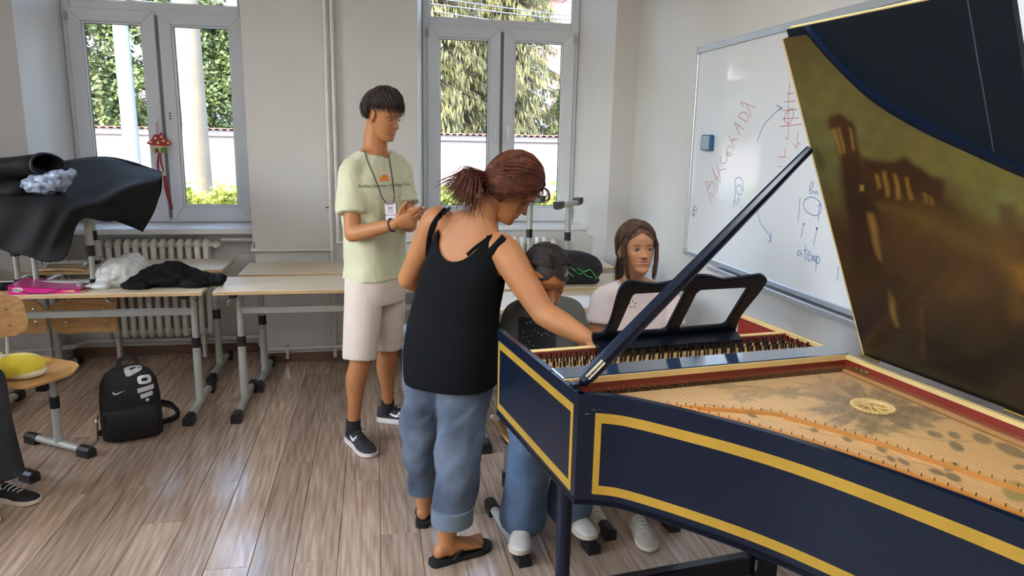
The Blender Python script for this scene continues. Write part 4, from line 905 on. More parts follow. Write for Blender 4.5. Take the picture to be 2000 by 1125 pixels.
wall_part('cheek', CH, .018, ZB_, ZT, m_redc); wall_part('bentside', BC, .018, ZB_, ZT, m_redc); wall_part('tail_board', [BC[-1], TAIL], .018, ZB_, ZT, m_redc); wall_part('spine', [(US, 2.2), (US, 1.2), (US, 0)], .018, ZB_, ZT, m_redc)
out = CH+BC[1:]+[TAIL]
MB().zprism([tuple(L3(*p, 0)[:2]) for p in CH+BC[1:]+[(US-.01, 2.19), (US-.01, 0)]], ZB_+.002, ZB_+.016).build('bottom_board', m_navyd, hp)
# cream gilding on the inner rim of the spine
sp = MB().box(US-.0195, -2.17, ZT-.011, US-.006, -.0, ZT+.0012); sp.build('spine_gilding', m_crm, hp)
rimn = MB()
for (ca, cb_) in ((.0, .095), (.11, .46), (.47, .625)): pass
# gold bands
def band_strip(P, z0, z1, off=.0009):
    Q = offset_path(P, -off); mb = MB(); n = len(P)
    for a, b in zip(P, Q): mb.v += [tuple(L3(*a, z0)), tuple(L3(*b, z0)), tuple(L3(*b, z1)), tuple(L3(*a, z1))]
    for i in range(n-1):
        for k in range(4): a, b = i*4+k, i*4+(k+1) % 4; mb.f.append((a, b, b+4, a+4)); mb.m.append(0)
    mb.f += [(3, 2, 1, 0), tuple((n-1)*4+k for k in range(4))]; mb.m += [0, 0]; return mb
def path_between(P, v0, v1):
    A_ = np.array(P); vv = np.linspace(v0, v1, 40) if v1-v0 > .3 else np.linspace(v0, v1, 6); return [(float(np.interp(v, A_[:, 1], A_[:, 0])), float(v)) for v in vv]
def band_rect(P, v0, v1, z0, z1, w_):
    for (a, b, c_, d) in ((v0, v1, z1-w_, z1), (v0, v1, z0, z0+w_), (v0, v0+w_*.62, z0+w_, z1-w_), (v1-w_*.62, v1, z0+w_, z1-w_)):
        fix_normals(band_strip(path_between(P, a, b), c_, d).build('gold_band', m_gold, hp))
band_rect(CH, .012, .622, .705, .944, .025)
bl = [(u, v) for u, v in BC]
i0 = [k for k, p in enumerate(BC) if p[0] > .05][0]
for (z0, z1) in ((.906, .932), (.712, .736)): fix_normals(band_strip(BC[i0:-1], z0, z1).build('gold_band', m_gold, hp))
fix_normals(band_strip([BC[i0], ((BC[i0][0]*.45+BC[i0+1][0]*.55), BC[i0][1]*.45+BC[i0+1][1]*.55), ((BC[i0+1][0]*.7+BC[i0+2][0]*.3), BC[i0+1][1]*.7+BC[i0+2][1]*.3)], .736, .906).build('gold_band', m_gold, hp))
# nameboard, keywell, keyboard
MB().box(.018, -.268, .80, US-.018, -.248, ZT-.004).build('nameboard', m_redd, hp); MB().box(.016, -.268, ZT-.008, US-.016, -.25, ZT, .002).build('nameboard_gilding', m_crm, hp)
MB().box(.02, -.25, .70, US-.02, -.02, .80).build('key_bed', m_navyd, hp); MB().box(.018, -.022, .70, US-.018, -.002, .815, .004).build('key_slip', m_navy, hp)
kn = MB(); ks = MB(); nk = 36; kw = (US-.10)/nk
for k in range(nk):
    kn.box(.05+k*kw+.0006, -.245, .80, .05+(k+1)*kw-.0006, -.035, .822, .001)
    if k % 7 in (0, 1, 3, 4, 5): ks.box(.05+(k+1)*kw-.0055, -.245, .822, .05+(k+1)*kw+.0055, -.115, .834, .001)
o = kn.build('natural_keys', mat('ebony', lin(30, 26, 24), .3, var=.15, vs=20), hp); o['kind'] = 'stuff'; o = ks.build('sharp_keys', mat('bone', lin(226, 216, 196), .35, var=.06), hp); o['kind'] = 'stuff'
# wrestplank and tuning pins
SBZ = .929
WPZ = .952
MB().box(.018, -.45, .88, US-.018, -.268, WPZ, .001).build('wrestplank', mat('wrestplank_wood', lin(196, 160, 108), .5, var=.15, vs=5, stretch=(1, 8, 1)), hp)
pm = MB().tube([(0, 0, -.01), (0, 0, .012)], .0028, 6); pm.tube([(0, 0, .012), (0, 0, .029)], .0038, 6, asp=.7); pme = pm.mesh('tuning_pin', mat('pin_iron', lin(52, 44, 40), .4, metal=.7, var=.2, vs=40), 40)
for r_ in range(3):
    for k in range(56):
        u = .045+k*.0158+r_*.005; o = obj('tuning_pin', pme, hp); o.location = tuple(L3(u, .30+r_*.042+.006*(k % 2), WPZ)); o.rotation_euler = (0, 0, (k*1.7+r_) % 3.1)
# nut rail and jackrail
MB().box(.02, -.428, WPZ, US-.02, -.418, WPZ+.008, .002).build('nut', mat('nut_wood', lin(176, 122, 66), .5, var=.2), hp)
MB().box(.02, -.538, .976, US-.006, -.45, ZT+.006, .002).build('jackrail', mat('lacquer_navy_rail', lin(44, 64, 92), .1, var=.06, vs=3, coat=1), hp); MATS['lacquer_navy_rail'].node_tree.nodes['Principled BSDF'].inputs['Coat IOR'].default_value = 2.0
MB().box(.02, -.542, .966, US-.018, -.538, ZT+.003, .0008).build('jackrail_gilding', m_crm, hp)
MB().box(.02, -.541, SBZ+.012, US-.018, -.532, .966).build('jackrail_face', m_redd, hp)
jk_ = MB()
for r_ in range(2):
    for k in range(56): jk_.box(.048+k*.0158, -.47-r_*.03-.012, .88, .048+k*.0158+.004, -.47-r_*.03, .962)
o = jk_.build('jacks', mat('jack_pear', lin(150, 104, 66), .5, var=.2), hp); o['kind'] = 'stuff'
# soundboard with painted flowers
def soft_poly(P, X, Y, blur):
    P = np.array(P, float); n = len(P); inside = np.zeros(X.shape, bool); dist = np.full(X.shape, 1e9)
    for i in range(n):
        a, b = P[i], P[(i+1) % n]; d = b-a; t = np.clip(((X-a[0])*d[0]+(Y-a[1])*d[1])/(d@d+1e-9), 0, 1); dist = np.minimum(dist, np.hypot(X-a[0]-t*d[0], Y-a[1]-t*d[1]))
        c = ((a[1] > Y) != (b[1] > Y)) & (X < (b[0]-a[0])*(Y-a[1])/(b[1]-a[1]+1e-12)+a[0]); inside ^= c
    s = np.where(inside, dist, -dist); return np.clip(.5+s/(2*blur), 0, 1)
def vnoise(X, Y, f, seed=0):
    return sum(np.sin(X*f*a+Y*f*b+c+seed)*w_ for a, b, c, w_ in ((1, .7, .3, .3), (-.6, 1.3, 1.9, .3), (2.1, -.8, 4.2, .2), (1.7, 2.3, 2.7, .2)))
def px_of(W_):
    c = (W_-CP)@CR.T; return 1000+F_PX*c[:, 0]/c[:, 2], 562.5+F_PX*c[:, 1]/c[:, 2]
def paint(o, world, fn):
    X, Y = px_of(world); col = fn(X, Y); a = o.data.color_attributes.new('paint', 'FLOAT_COLOR', 'POINT'); a.data.foreach_set('color', np.concatenate([np.clip(col, 0, 1), np.ones((len(col), 1))], 1).astype(np.float32).ravel())
def mixc(c, k, rgb): return c*(1-k[:, None])+k[:, None]*np.array(lin(*rgb))
BA = np.array(BC)
def ub(v): return np.interp(v, BA[:, 1], BA[:, 0])
vv = np.concatenate([np.linspace(.542, 1.5, 210), np.linspace(1.51, 2.15, 40)]); G = []; GW = []
for v in vv:
    ua = (max(.036, ub(v)+.017)) if v > .66 else .034
    us = np.linspace(ua, US-.017, 170); G.append([L3(u, v, SBZ) for u in us]); GW.append([hw(u, v, SBZ) for u in us])
sbo = MB().grid(G, flip=True).build('soundboard', mat('soundboard_paint', (1, 1, 1), .42, var=.12, vs=10, stretch=(40, 1, 1), attr='paint'), hp)
def flower(c, X, Y, cx, cy, r1, r2, col, n=7, amt=.8, seed=0):
    a = np.arctan2((Y-cy)/r2, (X-cx)/r1); r = np.hypot((X-cx)/r1, (Y-cy)/r2); k = np.clip((1+.22*np.sin(n*a+seed)+.12*np.sin(2.3*n*a+1)-r)/.35, 0, 1); return mixc(c, k*amt*(.75+.25*vnoise(X, Y, .22, seed)), col)
def sb_col(X, Y):
    c = np.tile(np.array(lin(212, 176, 132)), (len(X), 1)); c = mixc(c, np.clip(.35+.35*vnoise(X, Y, .018), 0, 1)*.5, (198, 154, 100)); c = mixc(c, np.clip((Y-780)/300+(X-1500)/1800, 0, .7), (206, 156, 92))
    c = mixc(c, np.clip(1-np.abs((Y-(770+.0*X))-((X-1400)*.32))/60, 0, 1)*.25, (226, 190, 140))
    for i, (cx, cy, r1, r2, n, col, am) in enumerate(((1700, 795, 120, 48, 9, (88, 84, 78), .95), (1790, 815, 60, 24, 6, (96, 92, 80), .95), (1620, 760, 60, 26, 7, (130, 108, 90), .7), (1720, 838, 60, 12, 8, (98, 98, 66), .85), (1630, 800, 40, 22, 5, (120, 112, 96), .5), (1500, 765, 80, 12, 5, (120, 108, 84), .6), (1450, 778, 26, 9, 5, (128, 120, 98), .7), (1545, 768, 24, 13, 6, (118, 112, 88), .75), (1420, 755, 50, 6, 4, (110, 96, 72), .6))):
        c = flower(c, X, Y, cx, cy, r1, r2, col, n, am, i)
    for i, (cx, cy, r1, r2, ang) in enumerate(((1826, 848, 20, 7, .3), (1864, 850, 16, 7, .4), (1868, 872, 19, 9, .5), (1918, 857, 24, 10, .35), (1975, 880, 40, 11, .4), (1722, 877, 14, 7, .4), (1740, 896, 12, 5, .5), (1765, 902, 16, 5, .5), (1830, 922, 20, 6, .35), (1858, 912, 18, 10, -.2), (1862, 932, 20, 8, .4), (1985, 960, 34, 22, .3), (1990, 912, 14, 6, 0), (1655, 858, 12, 5, .4), (1590, 840, 10, 5, .2), (1470, 812, 12, 4, .3))):
        dx, dy = X-cx, Y-cy; a_, b_ = dx*cos(ang)+dy*sin(ang), -dx*sin(ang)+dy*cos(ang); k = np.clip((1-np.hypot(a_/r1, b_/r2))/.3, 0, 1); c = mixc(c, k*.9, (88, 88, 70) if i != 11 else (122, 118, 58))
    for (xa, ya, xb, yb) in ((1768, 850, 1900, 862), (1680, 878, 1800, 905), (1800, 905, 1960, 948), (1560, 832, 1690, 862), (1380, 790, 1500, 800), (1945, 948, 1975, 975)):
        t = np.clip(((X-xa)*(xb-xa)+(Y-ya)*(yb-ya))/((xb-xa)**2+(yb-ya)**2), 0, 1); d = np.hypot(X-xa-t*(xb-xa), Y-ya-t*(yb-ya)-4*np.sin(t*pi)); c = mixc(c, np.clip(1.6-d, 0, 1)*.6, (120, 96, 64))
    return c
paint(sbo, np.array([p for r in GW for p in r]), sb_col)
# bridges, liner, bridge pins
m_brg = mat('bridge_wood', lin(206, 140, 66), .45, var=.15, vs=6); pinm = MB(); hitch = MB()
A_ = np.array(BC)
def inner_curve(d, vmax=2.05, v0=.70):
    Q = np.array(offset_path(BC, d)); return [(float(u), float(v)) for u, v in Q if v0 < v < vmax]
for name, d, w_, h, vmax, v0 in (('hitchpin_rail', .018, .036, .006, 2.1, .66), ('bridge', .115, .013, .012, 1.95, .69), ('octave_bridge', .235, .010, .010, 1.75, .76)):
    Pc = inner_curve(d, vmax, v0)
    if name == 'bridge': Pc = [(.06, .60), (.11, .63)]+Pc
    if name == 'octave_bridge': Pc = [(.12, .605), (.21, .655)]+Pc
    Pc = [tuple(p[:2]) for p in catmull([(a, b, 0) for a, b in Pc], 2)]
    o = wall_strip(Pc, w_, SBZ, SBZ+h).build(name, [m_brg, m_brg], hp, 40); fix_normals(o)
    dist = np.concatenate([[0], np.cumsum(np.hypot(*np.diff(np.array(offset_path(Pc, w_*.5)), axis=0).T))]); PP = np.array(offset_path(Pc, w_*.5))
    for k in range(62):
        s = dist[-1]*(k+.5)/62; u, v = np.interp(s, dist, PP[:, 0]), np.interp(s, dist, PP[:, 1]); (hitch if name[0] == 'h' else pinm).tube([L3(u, v, SBZ+h-.003), L3(u, v, SBZ+h+.007)], .0011, 5)
        if name[0] == 'h': hitch.tube([L3(u+.008, v+.004, SBZ+h-.003), L3(u+.008, v+.004, SBZ+h+.007)], .0011, 5)
m_pin = mat('bridge_pin', lin(58, 46, 38), .4, metal=.6, var=.1)
pinm.build('bridge_pins', m_pin, hp)['kind'] = 'stuff'; hitch.build('hitch_pins', m_pin, hp)['kind'] = 'stuff'
MB().box(US-.034, -2.15, SBZ, US-.018, -.545, SBZ+.012, .004).build('spine_moulding', mat('moulding_wood', lin(186, 132, 78), .45, var=.15, vs=6, stretch=(1, .2, 1)), hp)
st_ = MB(); IC = np.array(inner_curve(.03, 2.1, .66))
for k in range(57):
    u = .05+k*.0158
    for du in (0, .006):
        ve = float(np.interp(u+du, IC[:, 0], IC[:, 1])) if u < .66 else 2.1
        st_.tube([L3(u+du, .33, WPZ+.009), L3(u+du, .423, WPZ+.0095), L3(u+du, .545, SBZ+.022), L3(u+du, max(ve, .60), SBZ+.0135)], .00042, 3, caps=False)
o = st_.build('strings', mat('string_brass', lin(190, 160, 110), .4, metal=.5, var=.1), hp); o['kind'] = 'stuff'
# rose
rc = hl(at_z(1704, 797, SBZ)); rs = thing('x', 'x', 'x'); bpy.data.objects.remove(rs)
ro = MB().lathe([(.052, 0), (.053, .004), (.047, .007), (.041, .005), (.039, .002), (.036, -.001)], L3(rc[0], rc[1], SBZ+.001), 40, caps=False); rose = ro.build('rose', m_crm, hp, 50)
MB().lathe([(.0385, .0004), (.001, .0012)], L3(rc[0], rc[1], SBZ+.0004), 30, caps=False).build('rose_disc', mat('rose_gold_dark', lin(190, 156, 84), .5, metal=.2, var=.3, vs=90), rose)
bd_ = MB()
for k in range(30): a = 2*pi*k/30; bd_.ell(L3(rc[0]+.0505*cos(a), rc[1]+.0505*sin(a), SBZ+.005), (.0052, .0052, .005), None, 8, 6)
for k in range(8): a = 2*pi*k/8; bd_.tube([L3(rc[0]+.006*cos(a), rc[1]+.006*sin(a), SBZ+.003), L3(rc[0]+.02*cos(a+.3), rc[1]+.02*sin(a+.3), SBZ+.005), L3(rc[0]+.034*cos(a), rc[1]+.034*sin(a), SBZ+.003)], .0028, 6)
o = bd_.build('rose_carving', m_crm, rose, 60); o['kind'] = 'stuff'
# ---- lid
TH = radians(66); UH = .965
def lidp(s, v, off=0): return L3(UH-s*cos(TH)+off*sin(TH), v, ZT+.012+s*sin(TH)+off*cos(TH))
def lid2w(p): return hw(p[0], -p[1], p[2])
LC = [(.583, .957), (.640, .962), (.667, .9587), (.724, .886), (.822, .783), (.943, .7068), (1.0617, .652), (1.166, .606), (1.32, .55), (1.55, .475), (1.85, .39), (2.12, .32)]
LV = np.array([p[0] for p in catmull([(a, b, 0) for a, b in LC], 8)]); LS = np.array([p[1] for p in catmull([(a, b, 0) for a, b in LC], 8)]); LS = np.where(LV < .667, .957, LS)
lv = np.concatenate([np.linspace(.583, 1.30, 170), np.linspace(1.31, 2.12, 40), np.linspace(2.13, 2.22, 6)]); NS = 190
Gf = []; 
for v in lv:
    sm = float(np.interp(v, LV, LS)) if v <= 2.12 else max(.02, .32*(2.22-v)/.10)
    Gf.append([lidp(s, v, 0) for s in np.linspace(0, sm, NS)])
pt = MB().grid(Gf, flip=False).build('lid_painting', mat('oil_painting', (1, 1, 1), .32, var=.18, vs=14, attr='paint', bump=.05, bs=120, coat=.15), hp); fix_normals(pt)
def picture(X, Y):
    X = X+3*vnoise(X, Y, .05); Y = Y+3*vnoise(X, Y, .06, 2)
    c = np.tile(np.array(lin(122, 112, 58)), (len(X), 1))
    c = mixc(c, np.clip(1-(Y-70)/120, 0, 1)*.8, (98, 78, 40)); c = mixc(c, np.clip((Y-180)/160, 0, 1)*np.clip(1-(X-1560)/160, 0, 1)*.7, (104, 112, 74)); c = mixc(c, np.clip((X-1750)/200, 0, 1)*.6, (136, 128, 62))
    c = mixc(c, np.clip(1-np.hypot((X-1960)/60, (Y-400)/50), 0, 1)*.5, (116, 130, 84)); c = mixc(c, np.clip(1-np.hypot((X-1800)/50, (Y-290)/40), 0, 1)*.5, (140, 116, 60))
    g = soft_poly([(1500, 430), (1650, 395), (1760, 380), (1850, 360), (1900, 420), (1960, 440), (2080, 420), (2400, 500), (2600, 1200), (1500, 1200)], X, Y, 26); c = mixc(c, g, (84, 58, 30))
    c = mixc(c, np.clip((Y-470-(X-1600)*.12)/170, 0, 1), (36, 27, 18)); c = mixc(c, np.clip((Y-620)/90, 0, 1)*.7, (22, 18, 14))
    c = mixc(c, soft_poly([(1600, 350), (1645, 350), (1640, 420), (1612, 410)], X, Y, 12)*.0, (90, 70, 40))
    c = mixc(c, soft_poly([(1600, 365), (1640, 360), (1648, 420), (1625, 420)], X, Y, 14)*.5, (110, 88, 40))
    c = mixc(c, soft_poly([(1637, 270), (1650, 262), (1662, 285), (1680, 310), (1700, 330), (1740, 640), (1690, 700), (1655, 430), (1640, 340)], X, Y, 9), (62, 40, 24))
    c = mixc(c, soft_poly([(1617, 240), (1622, 226), (1640, 222), (1652, 232), (1665, 238), (1672, 262), (1682, 312), (1645, 310), (1634, 255), (1622, 250)], X, Y, 5), (74, 46, 26))
    for P in ([(1628, 252), (1633, 250), (1645, 300), (1640, 304)], [(1637, 250), (1641, 249), (1652, 298), (1648, 300)], [(1656, 250), (1661, 252), (1670, 292), (1666, 295)]): c = mixc(c, soft_poly(P, X, Y, 2.5)*.85, (170, 128, 56))
    c = mixc(c, soft_poly([(1680, 303), (1720, 312), (1745, 316), (1765, 309), (1785, 320), (1846, 358), (1838, 420), (1790, 400), (1700, 398), (1684, 340)], X, Y, 6), (72, 46, 26))
    for P in ([(1707, 340), (1713, 339), (1720, 366), (1714, 370)], [(1722, 336), (1729, 336), (1738, 384), (1730, 384)], [(1743, 340), (1750, 340), (1760, 388), (1752, 390)], [(1767, 346), (1774, 346), (1784, 390), (1776, 392)], [(1802, 378), (1808, 380), (1812, 400), (1806, 400)], [(1814, 384), (1819, 386), (1822, 400), (1817, 402)]): c = mixc(c, soft_poly(P, X, Y, 3.5)*.9, (166, 122, 50))
    c = mixc(c, soft_poly([(1680, 360), (1686, 362), (1687, 372), (1681, 371)], X, Y, 2)*.9, (190, 150, 80)); c = mixc(c, soft_poly([(1693, 418), (1706, 417), (1718, 470), (1722, 510), (1714, 500)], X, Y, 5)*.9, (164, 120, 58))
    c = mixc(c, soft_poly([(1730, 400), (1800, 402), (1870, 440), (1960, 470), (2000, 520), (1960, 520), (1880, 480), (1790, 450)], X, Y, 22)*.8, (112, 86, 36))
    c = mixc(c, soft_poly([(1950, 400), (1985, 398), (1990, 450), (1955, 450)], X, Y, 8)*.8, (88, 62, 34)); c = mixc(c, soft_poly([(1940, 470), (1990, 470), (2010, 620), (1980, 625), (1965, 540)], X, Y, 14)*.8, (110, 78, 34)); c = mixc(c, soft_poly([(1975, 520), (2030, 500), (2040, 560), (1995, 570)], X, Y, 10)*.8, (150, 104, 34))
    c = mixc(c, np.clip(1-np.hypot((X-1880)/60, (Y-560)/48), 0, 1)*.5, (110, 78, 36)); c = mixc(c, np.clip(1-np.hypot((X-1790)/50, (Y-510)/60), 0, 1)*.5, (96, 62, 32))
    c = mixc(c, soft_poly([(1736, 565), (1748, 585), (1754, 640), (1747, 640), (1738, 600)], X, Y, 4)*.85, (140, 108, 48)); c = mixc(c, soft_poly([(1740, 560), (1790, 568), (1820, 585), (1790, 580)], X, Y, 4)*.4, (90, 74, 48))
    c = mixc(c, soft_poly([(1795, 600), (1802, 600), (1806, 700), (1800, 700)], X, Y, 6)*.4, (120, 84, 40)); c = c*(1+.12*vnoise(X, Y, .12, 5))[:, None]
    return c*.7
paint(pt, np.array([lid2w(Vector(p)) if False else lid2w(np.array(p)) for r in Gf for p in r]), picture)
lid_out = [(0, .583)]+[(float(s), float(v)) for v, s in zip(LV, LS)]+[(.02, 2.22), (0, 2.22)]
lb = MB().prism(lid_out, lambda s, v: lidp(s, v, .0008), lambda s, v: lidp(s, v, .014)); fix_normals(lb.build('lid', m_navy, hp))
ed = MB(); PTS = [(0, .583), (.957, .583)]
MB().prism([(0, .577), (.957, .577), (.957, .583), (0, .583)], lambda s, v: lidp(s, v, 0), lambda s, v: lidp(s, v, .014)).build('lid_edge', m_crm, hp)
lipP = [(float(v), float(s)) for v, s in zip(LV, LS)][14:]
lm = MB(); lm.loft([[lidp(s+.002, v, -.001), lidp(s+.016, v, -.001), lidp(s+.016, v, .016), lidp(s+.002, v, .016)] for v, s in lipP]); fix_normals(lm.build('lid_moulding', m_navy, hp, 40))
# front flap folded back behind the main lid
FL = .60
fp = MB().prism([(0, .583), (.975, .583), (.975, .583+FL), (0, .583+FL)], lambda s, v: lidp(s, v, .0165), lambda s, v: lidp(s, v, .029)); fo = fp.build('lid_flap', mat('lacquer_navy_matt', lin(11, 22, 34), .45, spec=.3, var=.12, vs=4), hp); fix_normals(fo)
gv = MB().prism([(.3, 1.096), (.974, 1.096), (.974, 1.099), (.3, 1.099)], lambda s, v: lidp(s, v, .0158), lambda s, v: lidp(s, v, .0166)); gv.build('flap_joint', mat('lacquer_joint', lin(62, 78, 92), .5, var=.1), fo)
tp_ = MB().prism([(.957, .59), (.978, .59), (.978, 1.18), (.957, 1.18)], lambda s, v: lidp(s, v, .018), lambda s, v: lidp(s, v, .031)); tp_.build('flap_edge', m_crm, fo)
for v in (.60, 1.06, 1.7):
    h = MB(); h.tube([L3(UH+.004, v-.035, ZT+.006), L3(UH+.004, v+.035, ZT+.006)], .0045, 8); h.build('lid_hinge', m_brass, hp, 50)
oh = MB()
for k in range(3): oh.ell(L3(US-.019, .585+k*.018, ZT-.028), (.003, .0075, .0075), None, 10, 6)
oh.box(US-.0205, -.634, ZT-.034, US-.0178, -.574, ZT-.022, .001); oh.build('brass_hook', mat('brass_dark', lin(110, 88, 52), .4, metal=.7, var=.3, vs=60), hp, 50)
# prop stick
B0 = hl(at_z(1128, 758, ZT+.006)); T0 = V3(.694-.016, .597+.004, 1.60-.01)
ps = MB(); a, b = L3(.052, .590, ZT+.01), L3(*T0); d = unit(b-a); x_, y_, _ = frame(d)
w2_ = [.019, .018, .014, .0105]; ps.loft([[a+(b-a)*t+x_*cos(k*pi/4+pi/8)*w_*1.08+y_*sin(k*pi/4+pi/8)*w_*1.08 for k in range(8)] for t, w_ in zip((0, .3, .8, 1), w2_)]); so_ = ps.build('prop_stick', m_navy, hp, 30)
hgx = a+d*.045; pl_ = MB(); nrm_ = unit(np.cross(d, np.cross(V3(-.3, -.9, .3), d))); sd_ = np.cross(d, nrm_); pl_.obox(hgx+nrm_*.0185, (.0075, .03, .001), [sd_, d, nrm_], .0005); pl_.build('stick_hinge', mat('hinge_plate', lin(226, 220, 190), .3, metal=.5, var=.1), so_)
sc = MB()
for k in (-.018, .006, .016): sc.ell(hgx+nrm_*.0195+d*k, .0028, None, 8, 5)
sc.build('screw', m_brass, so_)
MB().obox(L3(.045, .585, ZT+.004), (.022, .014, .004), None, .001).build('stick_base', m_navyd, so_)
rn = MB()
for v in (.012, .455, .628): rn.obox(L3(.009+v*.026, v, ZT+.0005), (.0105, .0022, .0012))
rn.build('rim_joint', m_navyd, hp)['kind'] = 'stuff'
cr_ = MB().box(.001, -.64, ZT, .017, -.0, ZT+.0018)
# ---- music desk
MD0 = hw(.25, .252, ZT+.004); MDn = unit(np.cross(HW, hw(.25, .362, 1.2)-MD0)); MDs = unit(hw(.25, .362, 1.2)-MD0)
def md(px, py):
    px, py = 1000+px/3.7037, 520+py/3.7037; d = sight(px, py); q = CP+d*(((MD0-CP)@MDn)/(d@MDn)); e = q-MD0; return (float(e@HW), float(e@MDs))
def md3(p, t): q = hl(MD0+p[0]*HW+p[1]*MDs+t*MDn); return L3(*q)
outer = [(582, 490), (600, 572), (700, 562), (900, 548), (1200, 525), (1585, 502), (1608, 470), (1640, 375), (1690, 300), (1760, 215), (1832, 118), (1836, 82), (1805, 56), (1740, 64), (1660, 74), (1540, 88), (1440, 66), (1350, 62), (1250, 84), (1150, 108), (1060, 124), (960, 116), (880, 104), (830, 112), (785, 150), (758, 220), (728, 330), (700, 415), (650, 480)]
hole1 = [(748, 475), (870, 202), (890, 190), (1110, 178), (1240, 170), (1250, 182), (1115, 445), (1085, 458)]
hole2 = [(1200, 448), (1330, 188), (1360, 164), (1690, 148), (1702, 156), (1545, 408), (1520, 420)]
loops = [[md(*p) for p in L_] for L_ in (outer, hole1, hole2)]
loops[0] = [tuple(p[:2]) for p in catmull([(a, b, 0) for a, b in loops[0]], 3, True)]
flat = [p for L_ in loops for p in L_]; tri = tessellate_polygon([[Vector((p[0], p[1], 0)) for p in L_] for L_ in loops])
mb = MB(); n = len(flat); mb.v = [tuple(md3(p, -.009)) for p in flat]+[tuple(md3(p, .009)) for p in flat]
for t in tri: mb.f += [tuple(t), tuple(n+i for i in t[::-1])]; mb.m += [0, 0]
k0 = 0
for L_ in loops:
    m_ = len(L_)
    for i in range(m_): a, b = k0+i, k0+(i+1) % m_; mb.f.append((a, b, n+b, n+a)); mb.m.append(0)
    k0 += m_
mdo = fix_normals(mb.build('music_desk', m_navyd, hp)); bm_ = bmesh.new(); bm_.from_mesh(mdo.data); bmesh.ops.bevel(bm_, geom=[e for e in bm_.edges if e.calc_face_angle(0) > 1.3], offset=.004, segments=2, affect='EDGES'); bm_.to_mesh(mdo.data); bm_.free(); mdo.data.polygons.foreach_set('use_smooth', [True]*len(mdo.data.polygons)); mdo.data.set_sharp_from_angle(angle=radians(35))
a, b = md(600, 560), md(1590, 505)
MB().loft([[md3((u, s_), t) for s_, t in ((.002, .0), (.002, .05), (.012, .055), (.02, .05), (.02, 0))] for u in (a[0]-.004, b[0])]).build('desk_ledge', m_navyd, mdo); fix_normals(bpy.data.objects['desk_ledge'])
for u in (a[0]+.03, b[0]-.03): o = MB().obox(md3((u, -.004), -.012), (.012, .004, .016), None, .001).build('desk_hinge', m_brass, mdo)
# ---- stand
def turned_leg(u, v):
    prof = [(.022, 0), (.03, .01), (.03, .035), (.022, .045), (.026, .06), (.032, .085), (.026, .11), (.021, .12), (.0235, .16), (.0245, .40), (.026, .56), (.031, .575), (.026, .59), (.030, .60), (.034, .625), (.034, ZB_+.002)]
    MB().lathe(prof, L3(u, v, 0), 20).build('stand_leg', m_navy, hp, 50)
for u, v in ((.145, .285), (.84, 1.9)): turned_leg(u, v)
turned_leg(.90, .30)
sb_ = MB().obox(L3(.52, .30, .15), (.36, .022, .038), None, .006); sb_.build('stretcher', m_navyd, hp)
MB().obox(L3(.90, .30, .15), (.048, .045, .06), None, .012).build('stretcher_block', m_navyd, hp); MB().obox(L3(.145, .285, .15), (.035, .035, .045), None, .008).build('stretcher_block', m_navyd, hp)
MB().obox(L3(.845, .345, .17), (.004, .002, .02)).build('bolt_plate', m_chrome, hp)
# ================================================================ PEOPLE
m_skin = mat('skin_tan', lin(174, 116, 74), .5, var=.07, vs=14, bump=.03, bs=160, spec=.35, sss=.05)
m_skin2 = mat('skin_light', lin(184, 130, 94), .5, var=.06, vs=14, bump=.03, bs=160, spec=.35, sss=.05)
m_lip = mat('lips', lin(190, 118, 104), .4, var=.06, vs=20, spec=.45)
m_nos = mat('nostril', lin(110, 62, 50), .7, var=.05); m_eyew = mat('eye_white', lin(196, 186, 178), .25, var=.02); m_iris = mat('eye_dark', lin(48, 34, 28), .15, var=.1, vs=80)
def limb(mb, pts, rad, n=16, k=5, asp=1.0, rnd=True, up=(0, 0, 1)):
    P = catmull(pts, k); R = [float(r[0]) for r in catmull([(r, 0, 0) for r in rad], k)]
    mb.tube(P, R, n, asp=asp, rnd=rnd, up=up)
def torso(mb, rings, n=28, p=.8):
    """rings: (centre, side vector * half width, front vector * half depth)"""
    C_ = catmull([r[0] for r in rings], 4); S_ = catmull([r[1] for r in rings], 4); F_ = catmull([r[2] for r in rings], 4)
    mb.loft([[c+s*np.sign(cos(a))*abs(cos(a))**p+f*np.sign(sin(a))*abs(sin(a))**p for a in np.arange(n)*2*pi/n] for c, s, f in zip(C_, S_, F_)])
